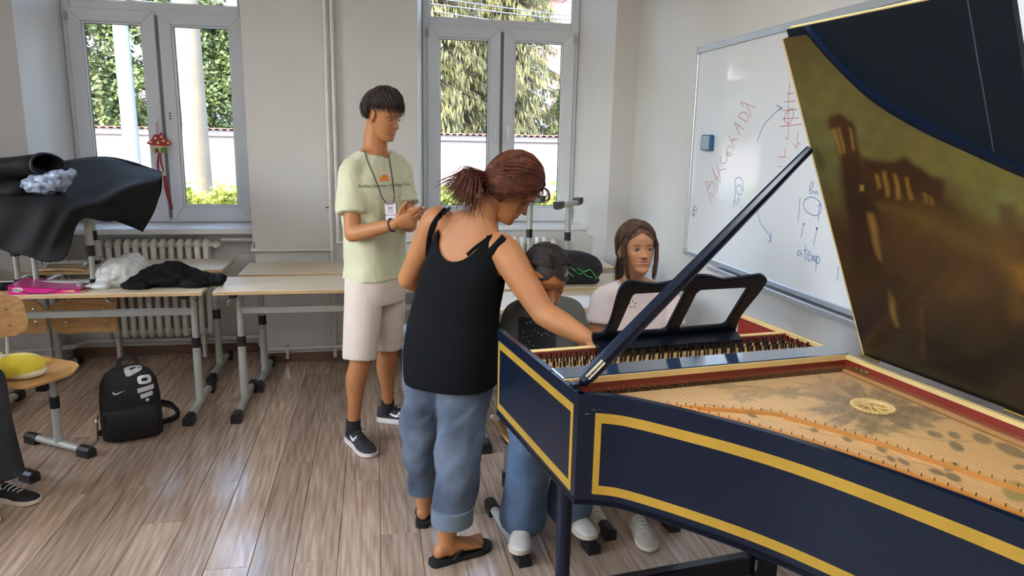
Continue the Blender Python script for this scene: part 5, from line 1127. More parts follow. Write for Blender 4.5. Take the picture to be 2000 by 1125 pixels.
def hand(wrist, d, nrm, thumb, curl=.5, spread=.12, sc=1.0, curls=None, tcurl=.3, tout=.75):
    """palm + five separate bent fingers; d towards fingers, nrm out of the palm, thumb = side of the thumb"""
    d, nrm = unit(d), unit(nrm-unit(d)*(unit(d)@nrm)); th = unit(thumb-d*(d@thumb)-nrm*(nrm@thumb)); mb = MB(); w0 = np.asarray(wrist)
    mb.loft([[w0+d*x*sc+th*(w_*cos(a)+o_)*sc+nrm*h*sin(a)*sc for a in np.arange(14)*2*pi/14] for x, w_, h, o_ in ((-.02, .024, .019, 0), (.0, .026, .019, 0), (.03, .036, .017, .002), (.065, .041, .0145, .001), (.088, .038, .011, 0), (.094, .03, .006, 0))])
    for i, (o_, L_, r) in enumerate(((.029, .072, .0088), (.010, .080, .009), (-.010, .074, .0086), (-.028, .058, .0078))):
        c = (curls[i] if curls else curl); b = w0+(d*(.082-.006*abs(i-1))+th*o_)*sc; dd = unit(d+th*spread*(1.5-i)*.5); P = [b-dd*.02*sc, b]; ang = 0
        for s, f in zip((.42, .33, .25), (1, 1.15, .8)):
            ang += c*f; P.append(P[-1]+(dd*cos(ang)+nrm*sin(ang))*L_*s*sc)
        mb.tube(P, [r*sc, r*sc, r*.97*sc, r*.88*sc, r*.74*sc], 9, rnd=True)
    b = w0+(d*.02+th*.024+nrm*.004)*sc; dt = unit(d*.62+th*tout+nrm*tcurl*.5); P = [b-dt*.012, b+dt*.022*sc, b+dt*.05*sc, b+unit(dt+nrm*tcurl+d*.25)*.05*sc+dt*.026*sc]
    mb.tube(P, [.0135*sc, .0125*sc, .0105*sc, .0085*sc], 9, rnd=True)
    return mb
def foot(mb, heel, toe, sc=1.0):
    heel, toe = np.asarray(heel), np.asarray(toe); d = unit(toe-heel); s = np.cross(d, V3(0, 0, 1)); L_ = np.linalg.norm(toe-heel)
    mb.loft([[heel+d*L_*x+s*w_*cos(a)*sc+V3(0, 0, max(.0, z+h*sin(a)))*1.0 for a in np.arange(14)*2*pi/14] for x, w_, h, z in ((0, .016, .016, .022), (.05, .027, .028, .03), (.22, .031, .036, .04), (.45, .036, .03, .034), (.68, .044, .019, .021), (.8, .042, .013, .016), (.84, .03, .008, .013))])
    for k, (o_, r, e) in enumerate(((-.031, .0125, 1.02), (-.012, .0095, 1.0), (.005, .0088, .965), (.02, .0082, .92), (.034, .0078, .86))):
        a = heel+d*L_*.74+s*o_; mb.tube([a+V3(0, 0, .016), heel+d*L_*(e-.06)+s*o_*1.05+V3(0, 0, .015), heel+d*L_*(e-.02)+s*o_*1.05+V3(0, 0, .011)], [r, r*.95, r*.85], 9, rnd=True)
PROF = np.array([(-.120, .030, .004, .010), (-.112, .066, .0, .024), (-.104, .078, -.004, .032), (-.092, .083, -.012, .042), (-.078, .078, -.028, .050), (-.066, .081, -.042, .055), (-.050, .081, -.056, .060), (-.034, .080, -.068, .064), (-.012, .079, -.080, .068), (.004, .0795, -.088, .070), (.022, .0828, -.094, .0725), (.045, .085, -.096, .074), (.066, .078, -.092, .0715), (.085, .063, -.080, .062), (.102, .042, -.058, .047), (.114, .02, -.03, .027), (.120, .002, -.006, .004)])
def head_mesh(c, f, up, hs, lipm=True, jaw=1.0, soft=1.0):
    Z = np.concatenate([np.linspace(-.120, .03, 62), np.linspace(.035, .120, 22)]); n = 80; rings = []; X_ = unit(np.cross(f, up)); Y_ = unit(f); Z_ = np.cross(X_, Y_); lips = []
    for z in Z:
        yf, yb, xw = (np.interp(z, PROF[:, 0], PROF[:, k]) for k in (1, 2, 3)); ym = yb+(yf-yb)*.46; ring = []; xw *= 1-(1-jaw)*np.clip((-.02-z)/.07, 0, 1)
        for k in range(n):
            a = 2*pi*k/n; ca, sa = cos(a), sin(a); x = xw*np.sign(sa)*abs(sa)**.86; y = ym+((yf-ym) if ca > 0 else (ym-yb))*np.sign(ca)*abs(ca)**.84
            if ca > 0:
                g = lambda cx, cz, wx, wz: exp(-((x-cx)/wx)**2-((z-cz)/wz)**2)
                ax_ = abs(x); y -= .0115*soft*exp(-((ax_-.031)/.016)**2-((z-.002)/.0105)**2); y += .004*(2*soft-1)*exp(-((ax_-.03)/.02)**2-((z-.022)/.007)**2); y += .005*exp(-((ax_-.044)/.016)**2-((z+.026)/.016)**2)
                t = np.clip((.012-z)/.045, 0, 1); nz = .026*t**1.1*exp(-(x/(.0065+.0045*t))**2)*(1 if z > -.034 else exp(-((z+.034)/.0045)**2)); y += nz; y += .008*exp(-((ax_-.0115)/.006)**2-((z+.031)/.006)**2)
                y += .0045*exp(-(x/.020)**2-((z+.049)/.0045)**2)+.005*exp(-(x/.018)**2-((z+.0615)/.005)**2)-.006*exp(-(x/.024)**2-((z+.0553)/.0022)**2); y += .004*exp(-(x/.018)**2-((z+.1)/.012)**2)
            ring.append(c+(X_*x+Y_*y+Z_*z)*hs)
        rings.append(ring)
    mb = MB().loft(rings)
    if lipm:
        for i in range(len(Z)-1):
            zc = (Z[i]+Z[i+1])/2
            for k in range(n):
                a = 2*pi*(k+.5)/n
                if cos(a) > 0:
                    x = .062*np.sign(sin(a))*abs(sin(a))**.86
                    if abs(x) < .022 and abs(zc+.0555) < .0095*(1-(x/.026)**2)**.8: mb.m[i*n+k] = 1
    for s in (-1, 1): mb.ell(c+(X_*s*.0062+Y_*.0925+Z_*-.0372)*hs, np.array((.0034, .0045, .0022))*hs, [X_, Y_, Z_], 8, 6, mi=2)
    for s in (-1, 1):
        e = c+(X_*s*.0715+Y_*-.012+Z_*-.006)*hs; ax = [unit(X_*.9*s-Y_*.45), unit(Y_*.9+X_*.45*s), Z_]
        mb.ell(e, np.array((.007, .0185, .031))*hs, ax, 14, 10); mb.ell(e+(X_*s*.004-Z_*.003)*hs, np.array((.008, .012, .02))*hs, ax, 12, 8); mb.ell(e-(Z_*.024-Y_*.003)*hs, np.array((.0065, .009, .010))*hs, ax, 10, 6)
    return mb, (X_, Y_, Z_)
def add_eyes(par, c, fr, hs, org, openness, gaze=(0, 0), brow_col=(60, 42, 32), lash=(40, 28, 24), dy=0.0):
    X_, Y_, Z_ = fr; pt = lambda x, y, z: c+(X_*x+Y_*(y+dy)+Z_*z)*hs; mb_b = mat('brow_%d' % brow_col[0], lin(*brow_col), .8, var=.1); ml = mat('lash_%d' % lash[0], lin(*lash), .7, var=.05)
    for s in (-1, 1):
        if openness > .3:
            o = MB().ell(pt(s*.031, .0615, 0), np.array((.0155, .0115, .0074*openness))*hs, [X_, Y_, Z_], 16, 10).build('eye', m_eyew, par, 180, org)
            MB().ell(pt(s*.031+gaze[0]*.006, .0708, gaze[1]*.002), np.array((.0064, .003, .0062*min(1, openness)))*hs, [X_, Y_, Z_], 12, 8).build('iris', m_iris, o, 180, org)
        zz = .007*openness
        lt = [pt(s*(.031+dx), .0722-.9*abs(dx)**1.4-.002*(1 if dx*s > 0 else 0), zz*(1-(dx/.019)**2)-.0008-(0 if openness > .3 else .003*(1-(dx/.019)**2))) for dx in np.linspace(-.0165, .0165, 9)]
        MB().tube(lt, [.0006]+[.0014]*7+[.0006], 5).build('eyelashes', ml, par, None, org)
        if openness > .3: MB().tube([pt(s*(.031+dx), .0722-.9*abs(dx)**1.4, zz*(1-(dx/.019)**2)+.0042) for dx in np.linspace(-.015, .015, 9)], .0016, 6).build('eyelid', m_skin2, par, 180, org)
        MB().tube([pt(s*x, y, z) for x, y, z in ((.013, .0835-dy*1.4, .0185), (.022, .0855-dy*1.4, .0215), (.034, .0825-dy*1.4, .0235), (.046, .071-dy*1.2, .020))], [.0014, .0019, .0017, .0008], 6, asp=.6).build('eyebrow', mb_b, par, 180, org)
def join_mesh(name, parts, mats, parent, org, smooth=180):
    vs_, fs_, ms_ = [], [], []
    for p, mi in parts:
        b = len(vs_)
        if isinstance(p, MB): vs_ += p.v; fs_ += [tuple(b+i for i in f) for f in p.f]; ms_ += [m if mi is None else mi for m in p.m]
        else:
            vs_ += [tuple(v.co) for v in p.vertices]; fs_ += [tuple(b+i for i in q_.vertices) for q_ in p.polygons]; ms_ += [mi or 0]*len(p.polygons); bpy.data.meshes.remove(p)
    mb = MB(); mb.v, mb.f, mb.m = vs_, fs_, ms_
    return mb.build(name, mats, parent, smooth, org)
class Hair:
    def __init__(s, c, fr, hs, seed=1, rad=(.0815, .104, .110), cen=(0, -.010, .016)):
        s.X, s.Y, s.Z = fr; s.c = np.asarray(c); s.hs = hs; s.mb = MB(); s.r = np.random.default_rng(seed); s.rad = np.array(rad); s.cen = np.array(cen)
    def w(s, p): p = np.asarray(p); return s.c+(s.X*p[0]+s.Y*p[1]+s.Z*p[2])*s.hs
    def surf(s, d, lift=0): d = unit(d); q = d*(s.rad+lift); return s.cen+q
    def cap(s, mask, lift=0.0, nu=110, nv=84):
        b = len(s.mb.v); idx = {}; ring = []
        for i in range(nv+1):
            for j in range(nu):
                t = -pi/2+pi*i/nv; a = 2*pi*j/nu; d = V3(cos(a)*cos(t), sin(a)*cos(t), sin(t)); s.mb.v.append(tuple(s.w(s.surf(d, lift))))
        for i in range(nv):
            for j in range(nu):
                t = -pi/2+pi*(i+.5)/nv; a = 2*pi*(j+.5)/nu; d = V3(cos(a)*cos(t), sin(a)*cos(t), sin(t))
                if mask(s.surf(d)): k = (j+1) % nu; s.mb.f.append((b+i*nu+j, b+i*nu+k, b+(i+1)*nu+k, b+(i+1)*nu+j)); s.mb.m.append(0)
    def strand(s, P, r=.0022, n=4, asp=.6): 
        P = catmull(P, 2) if len(P) < 7 else P; m = len(P); s.mb.tube([s.w(p) for p in P], [r*s.hs*(1 if t < .6 else max(.15, 1-(t-.6)/.42)) for t in np.linspace(0, 1, m)], n, asp=asp)
    def arc(s, d0, d1, lift0=.002, bulge=.008, lift1=.004, k=7, r=.0022, tail=None):
        d0, d1 = unit(d0), unit(d1); om = math.acos(np.clip(d0@d1, -1, 1))+1e-6; P = []
        for t in np.linspace(0, 1, k): P.append(s.surf((sin((1-t)*om)*d0+sin(t*om)*d1)/sin(om), lift0*(1-t)+lift1*t+bulge*sin(pi*t)))
        if tail: P += [P[-1]+np.array(q) for q in tail]
        s.strand(P, r); return P
def shoe(par, org, ankle_xy, dirn, L_, m_up, m_sole, z0=0, laces=None, mark=None, stripe=None, hi=1.0, pitch=0):
    d = unit(V3(dirn[0], dirn[1], 0)); s = np.cross(d, V3(0, 0, 1)); o = V3(ankle_xy[0], ankle_xy[1], z0); k = L_/.28
    W_ = lambda x, y, z: o+d*x*k+s*y*k+V3(0, 0, z*k+max(0, -(x-.09))*pitch*k)
    sx = [-.105, -.10, -.08, -.04, 0, .04, .08, .12, .15, .168, .175]; hw_ = [.012, .024, .034, .036, .036, .040, .046, .046, .038, .022, .008]
    rings = []
    for x, w_ in zip(sx, hw_): e = .012 if x > .1 else .0; rings.append([W_(x, w_*1.06, .002+e*max(0, (x-.12))*8), W_(x, w_*1.1, .014), W_(x, w_*1.04, .03 if x < .05 else .024), W_(x, -w_*1.04, .03 if x < .05 else .024), W_(x, -w_*1.1, .014), W_(x, -w_*1.06, .002+e*max(0, (x-.12))*8)])
    so_ = MB().loft(rings); sh_ = thing('tmp', None, None); bpy.data.objects.remove(sh_)
    up_ = MB(); hz = [.045, .078*hi, .088*hi, .092*hi, .085*hi, .072, .056, .044, .036, .026, .02]
    up_.loft([[W_(x, w_*.98*cos(a), .018+(h-.018)*max(0, sin(a))**.8) if sin(a) >= 0 else W_(x, w_*.98*cos(a), .016) for a in np.arange(20)*2*pi/20] for x, w_, h in zip(sx, hw_, hz)])
    uo = up_.build('shoe', m_up, par, 60, org); so2 = so_.build('sole', m_sole, uo, 45, org); fix_normals(so2); fix_normals(uo); bv = bvh_of(uo.data)
    if laces is not None:
        for j, x in enumerate((.0, .02, .04, .06, .08)):
            hh = np.interp(x, sx, hz)+.002; MB().tube([W_(x-.004, .024, hh-.012), W_(x, .010, hh-.001), W_(x+.004, -.010, hh-.001), W_(x, -.024, hh-.012)], .0034*k, 6, asp=.55).build('lace', laces, uo, 180, org)
        MB().tube(catmull([W_(-.004, -.012, .09), W_(.005, -.03, .088), W_(.012, -.04, .078)], 4), .002, 5).tube(catmull([W_(-.004, .012, .09), W_(.01, .032, .088), W_(.022, .04, .075)], 4), .002, 5).build('lace_bow', laces, uo, 180, org)
    if mark is not None:
        for sg in (-1, 1):
            mk = MB(); vs_, fs_ = [(x*.062*k, y*.062*k, 0) for x, y in sw], [tuple(range(len(sw)))]; project_decal(mk, vs_, fs_, np.asarray(W_(.005, sg*.12, .046))-np.asarray(org), -d*1.0, V3(0, 0, 1), bv, -s*sg, .0018); mk.build('tick_mark', mark, uo, None, None)
    return uo
def tri_split(name): pass

# ---------------------------------------------------------------- standing boy
def build_boy():
    B = V3(-.02, 3.74, 0); t = thing('person', 'teenage boy in a pale green T-shirt and cream shorts standing by the window', 'person', B)
    f = unit(V3(.72, -.69, 0)); r = V3(f[1], -f[0], 0); up = V3(0, 0, 1)
    neck = at_y(733, 296, 3.73); pel = at_y(733, 545, 3.75); chest = at_y(730, 400, 3.735)
    shR, shL = at_y(686, 336, 3.64), at_y(780, 331, 3.83); elR, wrR = at_y(688, 458, 3.56), at_y(772, 438, 3.43); elL, wrL = at_y(800, 440, 3.74), at_y(788, 418, 3.52)
    hipR, hipL = pel+r*.08-V3(0, 0, .03), pel-r*.08-V3(0, 0, .03); knR, anR = at_y(703, 712, 3.63), at_y(690, 812, 3.66); knL, anL = at_y(758, 690, 3.85), at_y(757, 778, 3.94)
    hc = at_y(749, 226, 3.69); fh = unit(V3(.78, -.56, -.30)); uph = unit(V3(.24, -.17, .95))
    b = MB(); torso(b, [(pel-up*.08, r*.14, f*.10), (pel+up*.05, r*.145, f*.10), (chest-up*.12, r*.135, f*.095), (chest, r*.155, f*.105), (shR*.5+shL*.5-up*.05, r*.15, f*.09), (neck-up*.0, r*.075, f*.06)])
    limb(b, [shR, shR*.45+elR*.55, elR], [.052, .045, .038]); limb(b, [elR, elR*.6+wrR*.4, wrR], [.039, .038, .027]); limb(b, [shL, shL*.45+elL*.55, elL], [.052, .045, .038]); limb(b, [elL, elL*.6+wrL*.4, wrL], [.039, .038, .027])
    limb(b, [neck-up*.06, neck*.55+hc*.45-fh*.02, hc-fh*.025], [.066, .060, .056])
    for a_ in (shR, shL): limb(b, [neck+up*.03, neck*.62+a_*.38+up*.012, a_-up*.005], [.048, .046, .048])
    for h_, k_, a_ in ((hipR, knR, anR), (hipL, knL, anL)):
        limb(b, [h_, h_*.5+k_*.5, k_], [.085, .072, .055]); limb(b, [k_, k_*.7+a_*.3-f*.012, k_*.25+a_*.75, a_-up*.04], [.054, .056, .038, .034])
    me = remesh(b, .007, 5)
    hd, fr = head_mesh(hc, fh, uph, 1.0)
    h1 = remesh(hand(wrR, at_y(812, 428, 3.40)-wrR, V3(.3, .75, .35), V3(.1, -.2, .9), .55, curls=[.35, .5, .6, .7]), .0033, 3); h2 = remesh(hand(wrL, at_y(828, 418, 3.45)-wrL, V3(.0, -.85, -.35), V3(.1, -.1, 1), .12, spread=.25, curls=[.08, .15, .3, .4], tout=1.1), .0033, 3)
    join_mesh('body', [(me, 0), (hd, None), (h1, 0), (h2, 0)], [m_skin, m_lip, m_nos], t, B); add_eyes(t, hc, fr, 1.0, B, .45, (0, -1), brow_col=(62, 44, 34), dy=.002)
    # hair
    H = Hair(hc, fr, 1.0, 4, rad=(.078, .1, .108)); H.cap(lambda p: (p[2] > .032+max(0, p[1])*.35 and p[1] < .082) or (p[1] < -.035 and p[2] > -.03), .002)
    crown = V3(.1, -.55, .8)
    for k in range(1100):
        az = H.r.uniform(-pi, pi); front = cos(az); zend = (.24 if front > .45 else (.16 if front > -.2 else -.32))+H.r.normal()*.07
        if abs(az) < .5: zend += .05
        d1 = V3(sin(az), cos(az), zend+.0); H.arc(crown+H.r.normal(size=3)*.22, d1+H.r.normal(size=3)*.09, .003, .005+.010*H.r.random()+(.004 if front > 0 else 0), .001+.010*H.r.random(), r=.0024)
    H.mb.build('hair', mat('hair_dark_brown', lin(56, 42, 34), .52, var=.35, vs=40, spec=.4), t, 180, B)
    # T-shirt
    m_ts = mat('tshirt_green', lin(198, 197, 164), .85, var=.05, vs=10, bump=.06, bs=120, sheen=.2)
    s_ = MB(); hem = at_y(733, 541, 3.75); torso(s_, [(hem, r*.172, f*.135), (hem+up*.1, r*.17, f*.13), (chest-up*.12, r*.168, f*.125), (chest, r*.176, f*.128), (shR*.5+shL*.5-up*.045, r*.172, f*.105), (neck-up*.03, r*.10, f*.078), (neck-up*.012, r*.07, f*.06)])
    for a_, e_, tt in ((shR, elR, .66), (shL, elL, .62)):
        q_ = a_+(e_-a_)*tt; d_ = unit(e_-a_); P = [a_-d_*.01+up*.01, a_*.5+q_*.5, q_]; s_.tube(P, [.058, .068, .076], 20, rnd=False); limb(s_, [neck*.72+a_*.28-up*.012, neck*.4+a_*.6-up*.002, a_-up*.0, a_+(e_-a_)*.2], [.052, .060, .064, .064])
    me = remesh(s_, .007, 4); wrinkle(me, .010, 7, axis=unit(V3(.3, .1, 1)), sq=2.2, seed=1); wrinkle(me, .005, 19, axis=unit(V3(-.5, .2, 1)), sq=3, seed=5)
    wrinkle(me, .006, 9, axis=unit(V3(.8, -.2, .9)), sq=2.5, seed=12); bv = bvh_of(me); ts = finish(me, 'tshirt', m_ts, t, B)
    pc = at_y(752, 352, 3.5); dr = unit(V3(-.55, .83, -.0)); dr = unit(sight(752, 352)*V3(1, 1, 0)); xr = unit(V3(dr[1], -dr[0], 0)); sun_c = at_y(751, 351, 3.6)
    dm = MB(); sc = .0255; vs_ = [(sc*cos(a)*.92, sc*1.15*sin(a)-.006, 0) for a in np.linspace(0, pi, 16)]; project_decal(dm, vs_, [tuple(range(16))], sun_c, xr, up, bv, dr, .0025)
    for k in range(4): project_decal(dm, [(-sc*(.95-.03*k), -.009-k*.0, 0), (sc*(.95-.03*k), -.009, 0), (sc*.9, -.0075, 0), (-sc*.9, -.0075, 0)], [(0, 1, 2, 3)], sun_c, xr, up, bv, dr, .0025)
    fix = dm.build('sun_print', mat('print_orange', lin(226, 134, 60), .8, var=.15, vs=60), ts, None, B)
    tm_ = MB(); vs_, fs_ = text_polys('Endless Summer  Surfing Club', .0215); tc = at_y(752, 363, 3.6); project_decal(tm_, vs_, fs_, tc, xr*.98-up*.0, up, bv, dr, .0022); tm_.build('chest_lettering', mat('print_charcoal', lin(70, 72, 66), .8, var=.05), ts, None, B)
    cl = MB(); cc = neck-up*.016; cl.tube([cc+r*.066*cos(a)+f*.058*sin(a)-up*(.012*sin(a)) for a in np.linspace(0, 2*pi, 30)], .0065, 8); cl.build('collar', m_ts, ts, 180, B)
    # shorts
    m_sh = mat('shorts_cream', lin(206, 191, 177), .85, var=.05, vs=9, bump=.06, bs=90); s_ = MB(); torso(s_, [(pel+up*.06, r*.158, f*.12), (pel-up*.06, r*.166, f*.13), (pel-up*.12, r*.155, f*.12)])
    for h_, k_, e in ((hipR, knR, .93), (hipL, knL, .90)):
        q_ = h_+(k_-h_)*e; s_.tube([h_+up*.04, h_*.6+q_*.4, q_], [.098, .096, .089], 22, rnd=False)
    me = remesh(s_, .007, 4); wrinkle(me, .006, 6, axis=V3(0, 0, 1), sq=3, seed=7); so_ = finish(me, 'shorts', m_sh, t, B); bv = None
    # socks and shoes
    m_sock = mat('sock_black', lin(28, 28, 34), .9, var=.2, vs=60, bump=.2, bs=150); m_run = mat('runner_black', lin(42, 42, 44), .7, var=.25, vs=90, bump=.2, bs=220); m_solew = mat('sole_white', lin(224, 216, 212), .5, var=.06, vs=20); m_mark = mat('mark_white', lin(232, 230, 228), .5, var=.02)
    for a_, dx, L_ in ((anR, (.45, -.9), .29), (anL, (.92, -.38), .29)):
        MB().tube([(a_[0], a_[1], .05), (a_[0], a_[1], .10), (a_[0], a_[1], .135)], [.042, .037, .039], 16).build('sock', m_sock, t, 60, B); d_ = unit(V3(dx[0], dx[1], 0))
        shoe(t, B, (a_[0]+d_[0]*.045, a_[1]+d_[1]*.045), dx, L_, m_run, m_solew, 0, m_sock, m_mark)
    # lanyard with badge, wrist band
    bd = thing('name_badge', 'white name badge on a dark lanyard around the boy\'s neck', 'badge', at_y(764, 410, 3.52)); q = np.array(bd.location); m_cord = mat('lanyard_navy', lin(48, 50, 66), .8, var=.1)
    bc = at_y(763, 415, 3.535); xb = unit(V3(.86, -.1, .06)); yb = unit(V3(.05, .02, 1)); nb = unit(np.cross(xb, yb)); ax = [xb, np.cross(nb, xb), nb]
    MB().obox(bc, (.0285, .046, .0018), ax, .001).build('card', mat('badge_white', lin(226, 216, 222), .35, var=.03), bd, None, q)
    eb = MB(); 
    for sx_ in (-1, 1): eb.obox(bc+ax[0]*sx_*.028, (.0012, .046, .0024), ax)
    for sy_ in (-1, 1): eb.obox(bc+ax[1]*sy_*.0455, (.0285, .0012, .0024), ax)
    eb.obox(bc+ax[1]*.040, (.019, .002, .0026), ax); eb.build('badge_holder', m_cord, bd, None, q)
    ic = MB(); tow = -nb if (nb @ (bc-CP)) > 0 else nb; fo = bc+tow*.0022
    for (x0, y0, x1, y1) in ((-.011, .0, -.0095, .022), (.0095, .0, .011, .022), (-.011, -.0005, .011, .001), (-.011, .020, .011, .0225), (-.013, .025, .013, .027), (-.008, .015, -.002, .0165), (.002, .015, .008, .0165), (-.0056, .003, -.0044, .0165), (.0044, .003, .0056, .0165), (-.003, .0185, .003, .020)):
        ic.obox(fo+ax[0]*((x0+x1)/2)+ax[1]*((y0+y1)/2), (abs(x1-x0)/2, abs(y1-y0)/2, .0004), ax)
    vs_, fs_ = text_polys('BAROCKSAAL', .0095); ic.add([fo+ax[0]*v[0]*.92+ax[1]*(v[1]*1.2-.013) for v in vs_], fs_); ic.build('badge_print', mat('badge_ink', lin(70, 66, 76), .6, var=.05), bd, None, q)['kind'] = 'stuff'
    nk = [neck+r*.085-f*.0+up*.0, neck+r*.03-f*.075+up*.02, neck-r*.03-f*.075+up*.02, neck-r*.085+up*.0]
    sb_ = bvh_of(ts.data)
    def surfp(px, py):
        d = unit(sight(px, py)); h = sb_.ray_cast(Vector(CP-B), Vector(d)); return (np.array(h[0])+B-d*.006) if h[0] is not None else at_y(px, py, 3.6)
    lp = MB(); P = [neck-f*.06+up*.02, neck+r*.06-f*.03+up*.012, surfp(712, 296), surfp(718, 315), surfp(729, 340), surfp(738, 362), surfp(745, 382), bc+ax[1]*.044-ax[0]*.018]; lp.tube(catmull(P, 4), .0026, 6)
    P = [neck-f*.06+up*.02, neck-r*.06-f*.03+up*.015, surfp(757, 300), surfp(762, 320), surfp(766, 345), surfp(769, 370), surfp(770, 385), bc+ax[1]*.044+ax[0]*.016]; lp.tube(catmull(P, 4), .0026, 6); lp.build('cord', m_cord, bd, 180, q)
    wb_ = wrR*.92+elR*.08; dW = unit(wrR-elR); x_, y_, _ = frame(dW); tag(MB().tube([wb_+(x_*cos(a)+y_*sin(a))*.0305 for a in np.linspace(0, 2*pi, 22)], .0045, 8).build('wristband', m_cord, None, 180), 'thin dark band around the boy\'s wrist', 'wristband')
build_boy()

# ---------------------------------------------------------------- woman leaning over the keyboard
def build_woman():
    B = V3(.26, 2.62, 0); t = thing('person', 'woman in a black tank top and rolled jeans leaning over the harpsichord', 'person', B); up = V3(0, 0, 1)
    f = unit(V3(.50, .86, 0)); r = V3(f[1], -f[0], 0)
    pel = V3(.272, 2.67, .85); waist = at_y(888, 640, 2.66)+V3(0, 0, .06); chest = at_y(905, 540, 2.66); neck = at_y(938, 418, 2.64); shR, shL = at_y(985, 492, 2.56), at_y(852, 432, 2.74)
    elR, wrR = at_y(1062, 612, 2.42), at_y(1152, 664, 2.27); elL, wrL = at_y(797, 545, 2.84), V3(.34, 2.98, .93)
    hipR, hipL = pel+r*.085-up*.04, pel-r*.085-up*.04; knR, anR = V3(.305, 2.60, .47), V3(.245, 2.505, .09); knL, anL = V3(.178, 2.76, .47), V3(.178, 2.80, .09)
    hc = at_y(1002, 372, 2.61); fh = unit(V3(.70, .10, -.64)); uph = unit(V3(.70, .02, .62))
    b = MB(); ch2 = shR*.5+shL*.5; tl = unit(neck-pel); fb = unit(f-tl*(f@tl)); rs = unit(shR-shL); fs = unit(np.cross(up, rs)); fs = unit(f*.4+unit(np.cross(rs, tl)*-1)*.0+fb)
    torso(b, [(pel-up*.09, r*.165, f*.115), (pel+up*.02, r*.165, f*.115), (waist, r*.135, f*.10), (chest, (r*.5+rs*.5)*.15, fb*.108), (ch2-up*.055-tl*.015, rs*.145, fb*.088), (neck-tl*.01, rs*.075, fb*.058)])
    limb(b, [ch2+rs*.10+tl*.0, shR, shR*.5+elR*.5, elR], [.055, .062, .055, .045]); limb(b, [elR, elR*.6+wrR*.4, wrR], [.046, .044, .028]); limb(b, [ch2-rs*.1, shL, shL*.5+elL*.5, elL], [.055, .057, .05, .042]); limb(b, [elL, elL*.6+wrL*.4, wrL], [.042, .04, .027])
    limb(b, [neck-tl*.04, neck*.5+hc*.5-fh*.02-up*.01, hc-fh*.03], [.062, .055, .055]); b.ell(ch2*.5+neck*.5-fb*.005, (.1, .05, .05), [rs, fb, tl], 16, 10)
    for h_, k_, a_ in ((hipR, knR, anR), (hipL, knL, anL)): limb(b, [h_, h_*.5+k_*.5, k_], [.09, .08, .06]); limb(b, [k_, k_*.7+a_*.3, k_*.2+a_*.8, a_-up*.03], [.058, .055, .037, .034])
    fR0, fR1 = V3(.196, 2.478, .022), V3(.40, 2.568, .022); fL0, fL1 = V3(.166, 2.765, .022), V3(.215, 2.99, .022)
    b2 = MB(); foot(b2, fR0, fR1); limb(b2, [anR+up*.05, anR, fR0*.72+fR1*.28+up*.03], [.036, .036, .034]); foot(b2, fL0, fL1); limb(b2, [anL+up*.05, anL, fL0*.72+fL1*.28+up*.03], [.036, .036, .034])
    me = remesh(b, .007, 6); mf = remesh(b2, .0042, 3); hd, fr = head_mesh(hc, fh, uph, .985); bodybv = bvh_of(me)
    h1 = remesh(hand(wrR, V3(.28, -.28, -.42), V3(-.2, .1, -1), V3(-.7, -.5, 0), .35, sc=.95), .0035, 3); h2 = remesh(hand(wrL, V3(.9, .1, -.1), V3(0, -1, 0), V3(0, 0, 1), .25, sc=.95), .0035, 3)
    join_mesh('body', [(me, 0), (mf, 0), (hd, None), (h1, 0), (h2, 0)], [m_skin, m_lip, m_nos], t, B); add_eyes(t, hc, fr, .985, B, .15, brow_col=(84, 54, 42))
    # hair swept back into a short ponytail
    H = Hair(hc, fr, .985, 9, rad=(.085, .108, .114)); tie = V3(0, -.80, -.42); H.cap(lambda p: (p[2] > .022+max(0, p[1]+.01)*.55) or (p[1] < -.02 and p[2] > -.07), .0)
    tp = H.surf(tie, .008)
    for k in range(1000):
        a = H.r.uniform(-pi*.62, pi*.62); st = V3(sin(a)*.92, cos(a)*.55+.25, .62-.62*abs(a)/(pi*.62)+.0); 
        if abs(a) < .75: st = V3(sin(a)*.8, .66, .62)
        H.arc(st+H.r.normal(size=3)*.06, tie+H.r.normal(size=3)*.11, .002, .006+.012*H.r.random(), .006, r=.0022, k=9)
    for k in range(500):
        a = H.r.uniform(0, 2*pi); st = V3(sin(a)*.5, -.25+cos(a)*.35, 1.0); H.arc(st+H.r.normal(size=3)*.1, tie+H.r.normal(size=3)*.1, .006, .010, .008, r=.0022, k=8)
    for k in range(300):
        s_ = H.r.choice([-1, 1]); H.arc(V3(s_*.85, -.35, -.35)+H.r.normal(size=3)*.1, tie+V3(0, 0, -.12)+H.r.normal(size=3)*.1, .003, .006, .005, r=.002, k=6)
    for k in range(520):
        q = H.r.normal(size=3); e = tp+V3(q[0]*.030, -.030+.022*q[1], -.035-.03*H.r.random()+q[2]*.012); e2 = e+V3(q[0]*.014, .014+.016*q[1], -.055-.035*H.r.random()); H.strand([tp+q*.008, tp*.5+e*.5+V3(0, -.018+.008*q[1], .004), e, e*.4+e2*.6+V3(q[2]*.012, q[0]*.010, 0), e2+V3(q[1]*.01, .01*q[0], 0)], .002)
    for k in range(60):
        a = H.r.normal()*.8; p0 = H.surf(V3(sin(a)*.7, .75, .58), .004); H.strand([p0, p0+V3(.008*a, .02, .006), p0+V3(.014*a, .036+.01*H.r.random(), -.012), p0+V3(.02*a, .034, -.03-.02*H.r.random())], .0011)
    for k in range(26): p0 = H.surf(V3(.9, .35, .1), .004)+H.r.normal(size=3)*.004; H.strand([p0, p0+V3(.008, .006, -.03), p0+V3(.003, .004, -.06), p0+V3(.002, .012, -.085)], .0011)
    H.mb.build('hair', mat('hair_auburn', lin(104, 52, 30), .5, var=.35, vs=45, spec=.35, col2=lin(52, 26, 18)), t, 180, B)
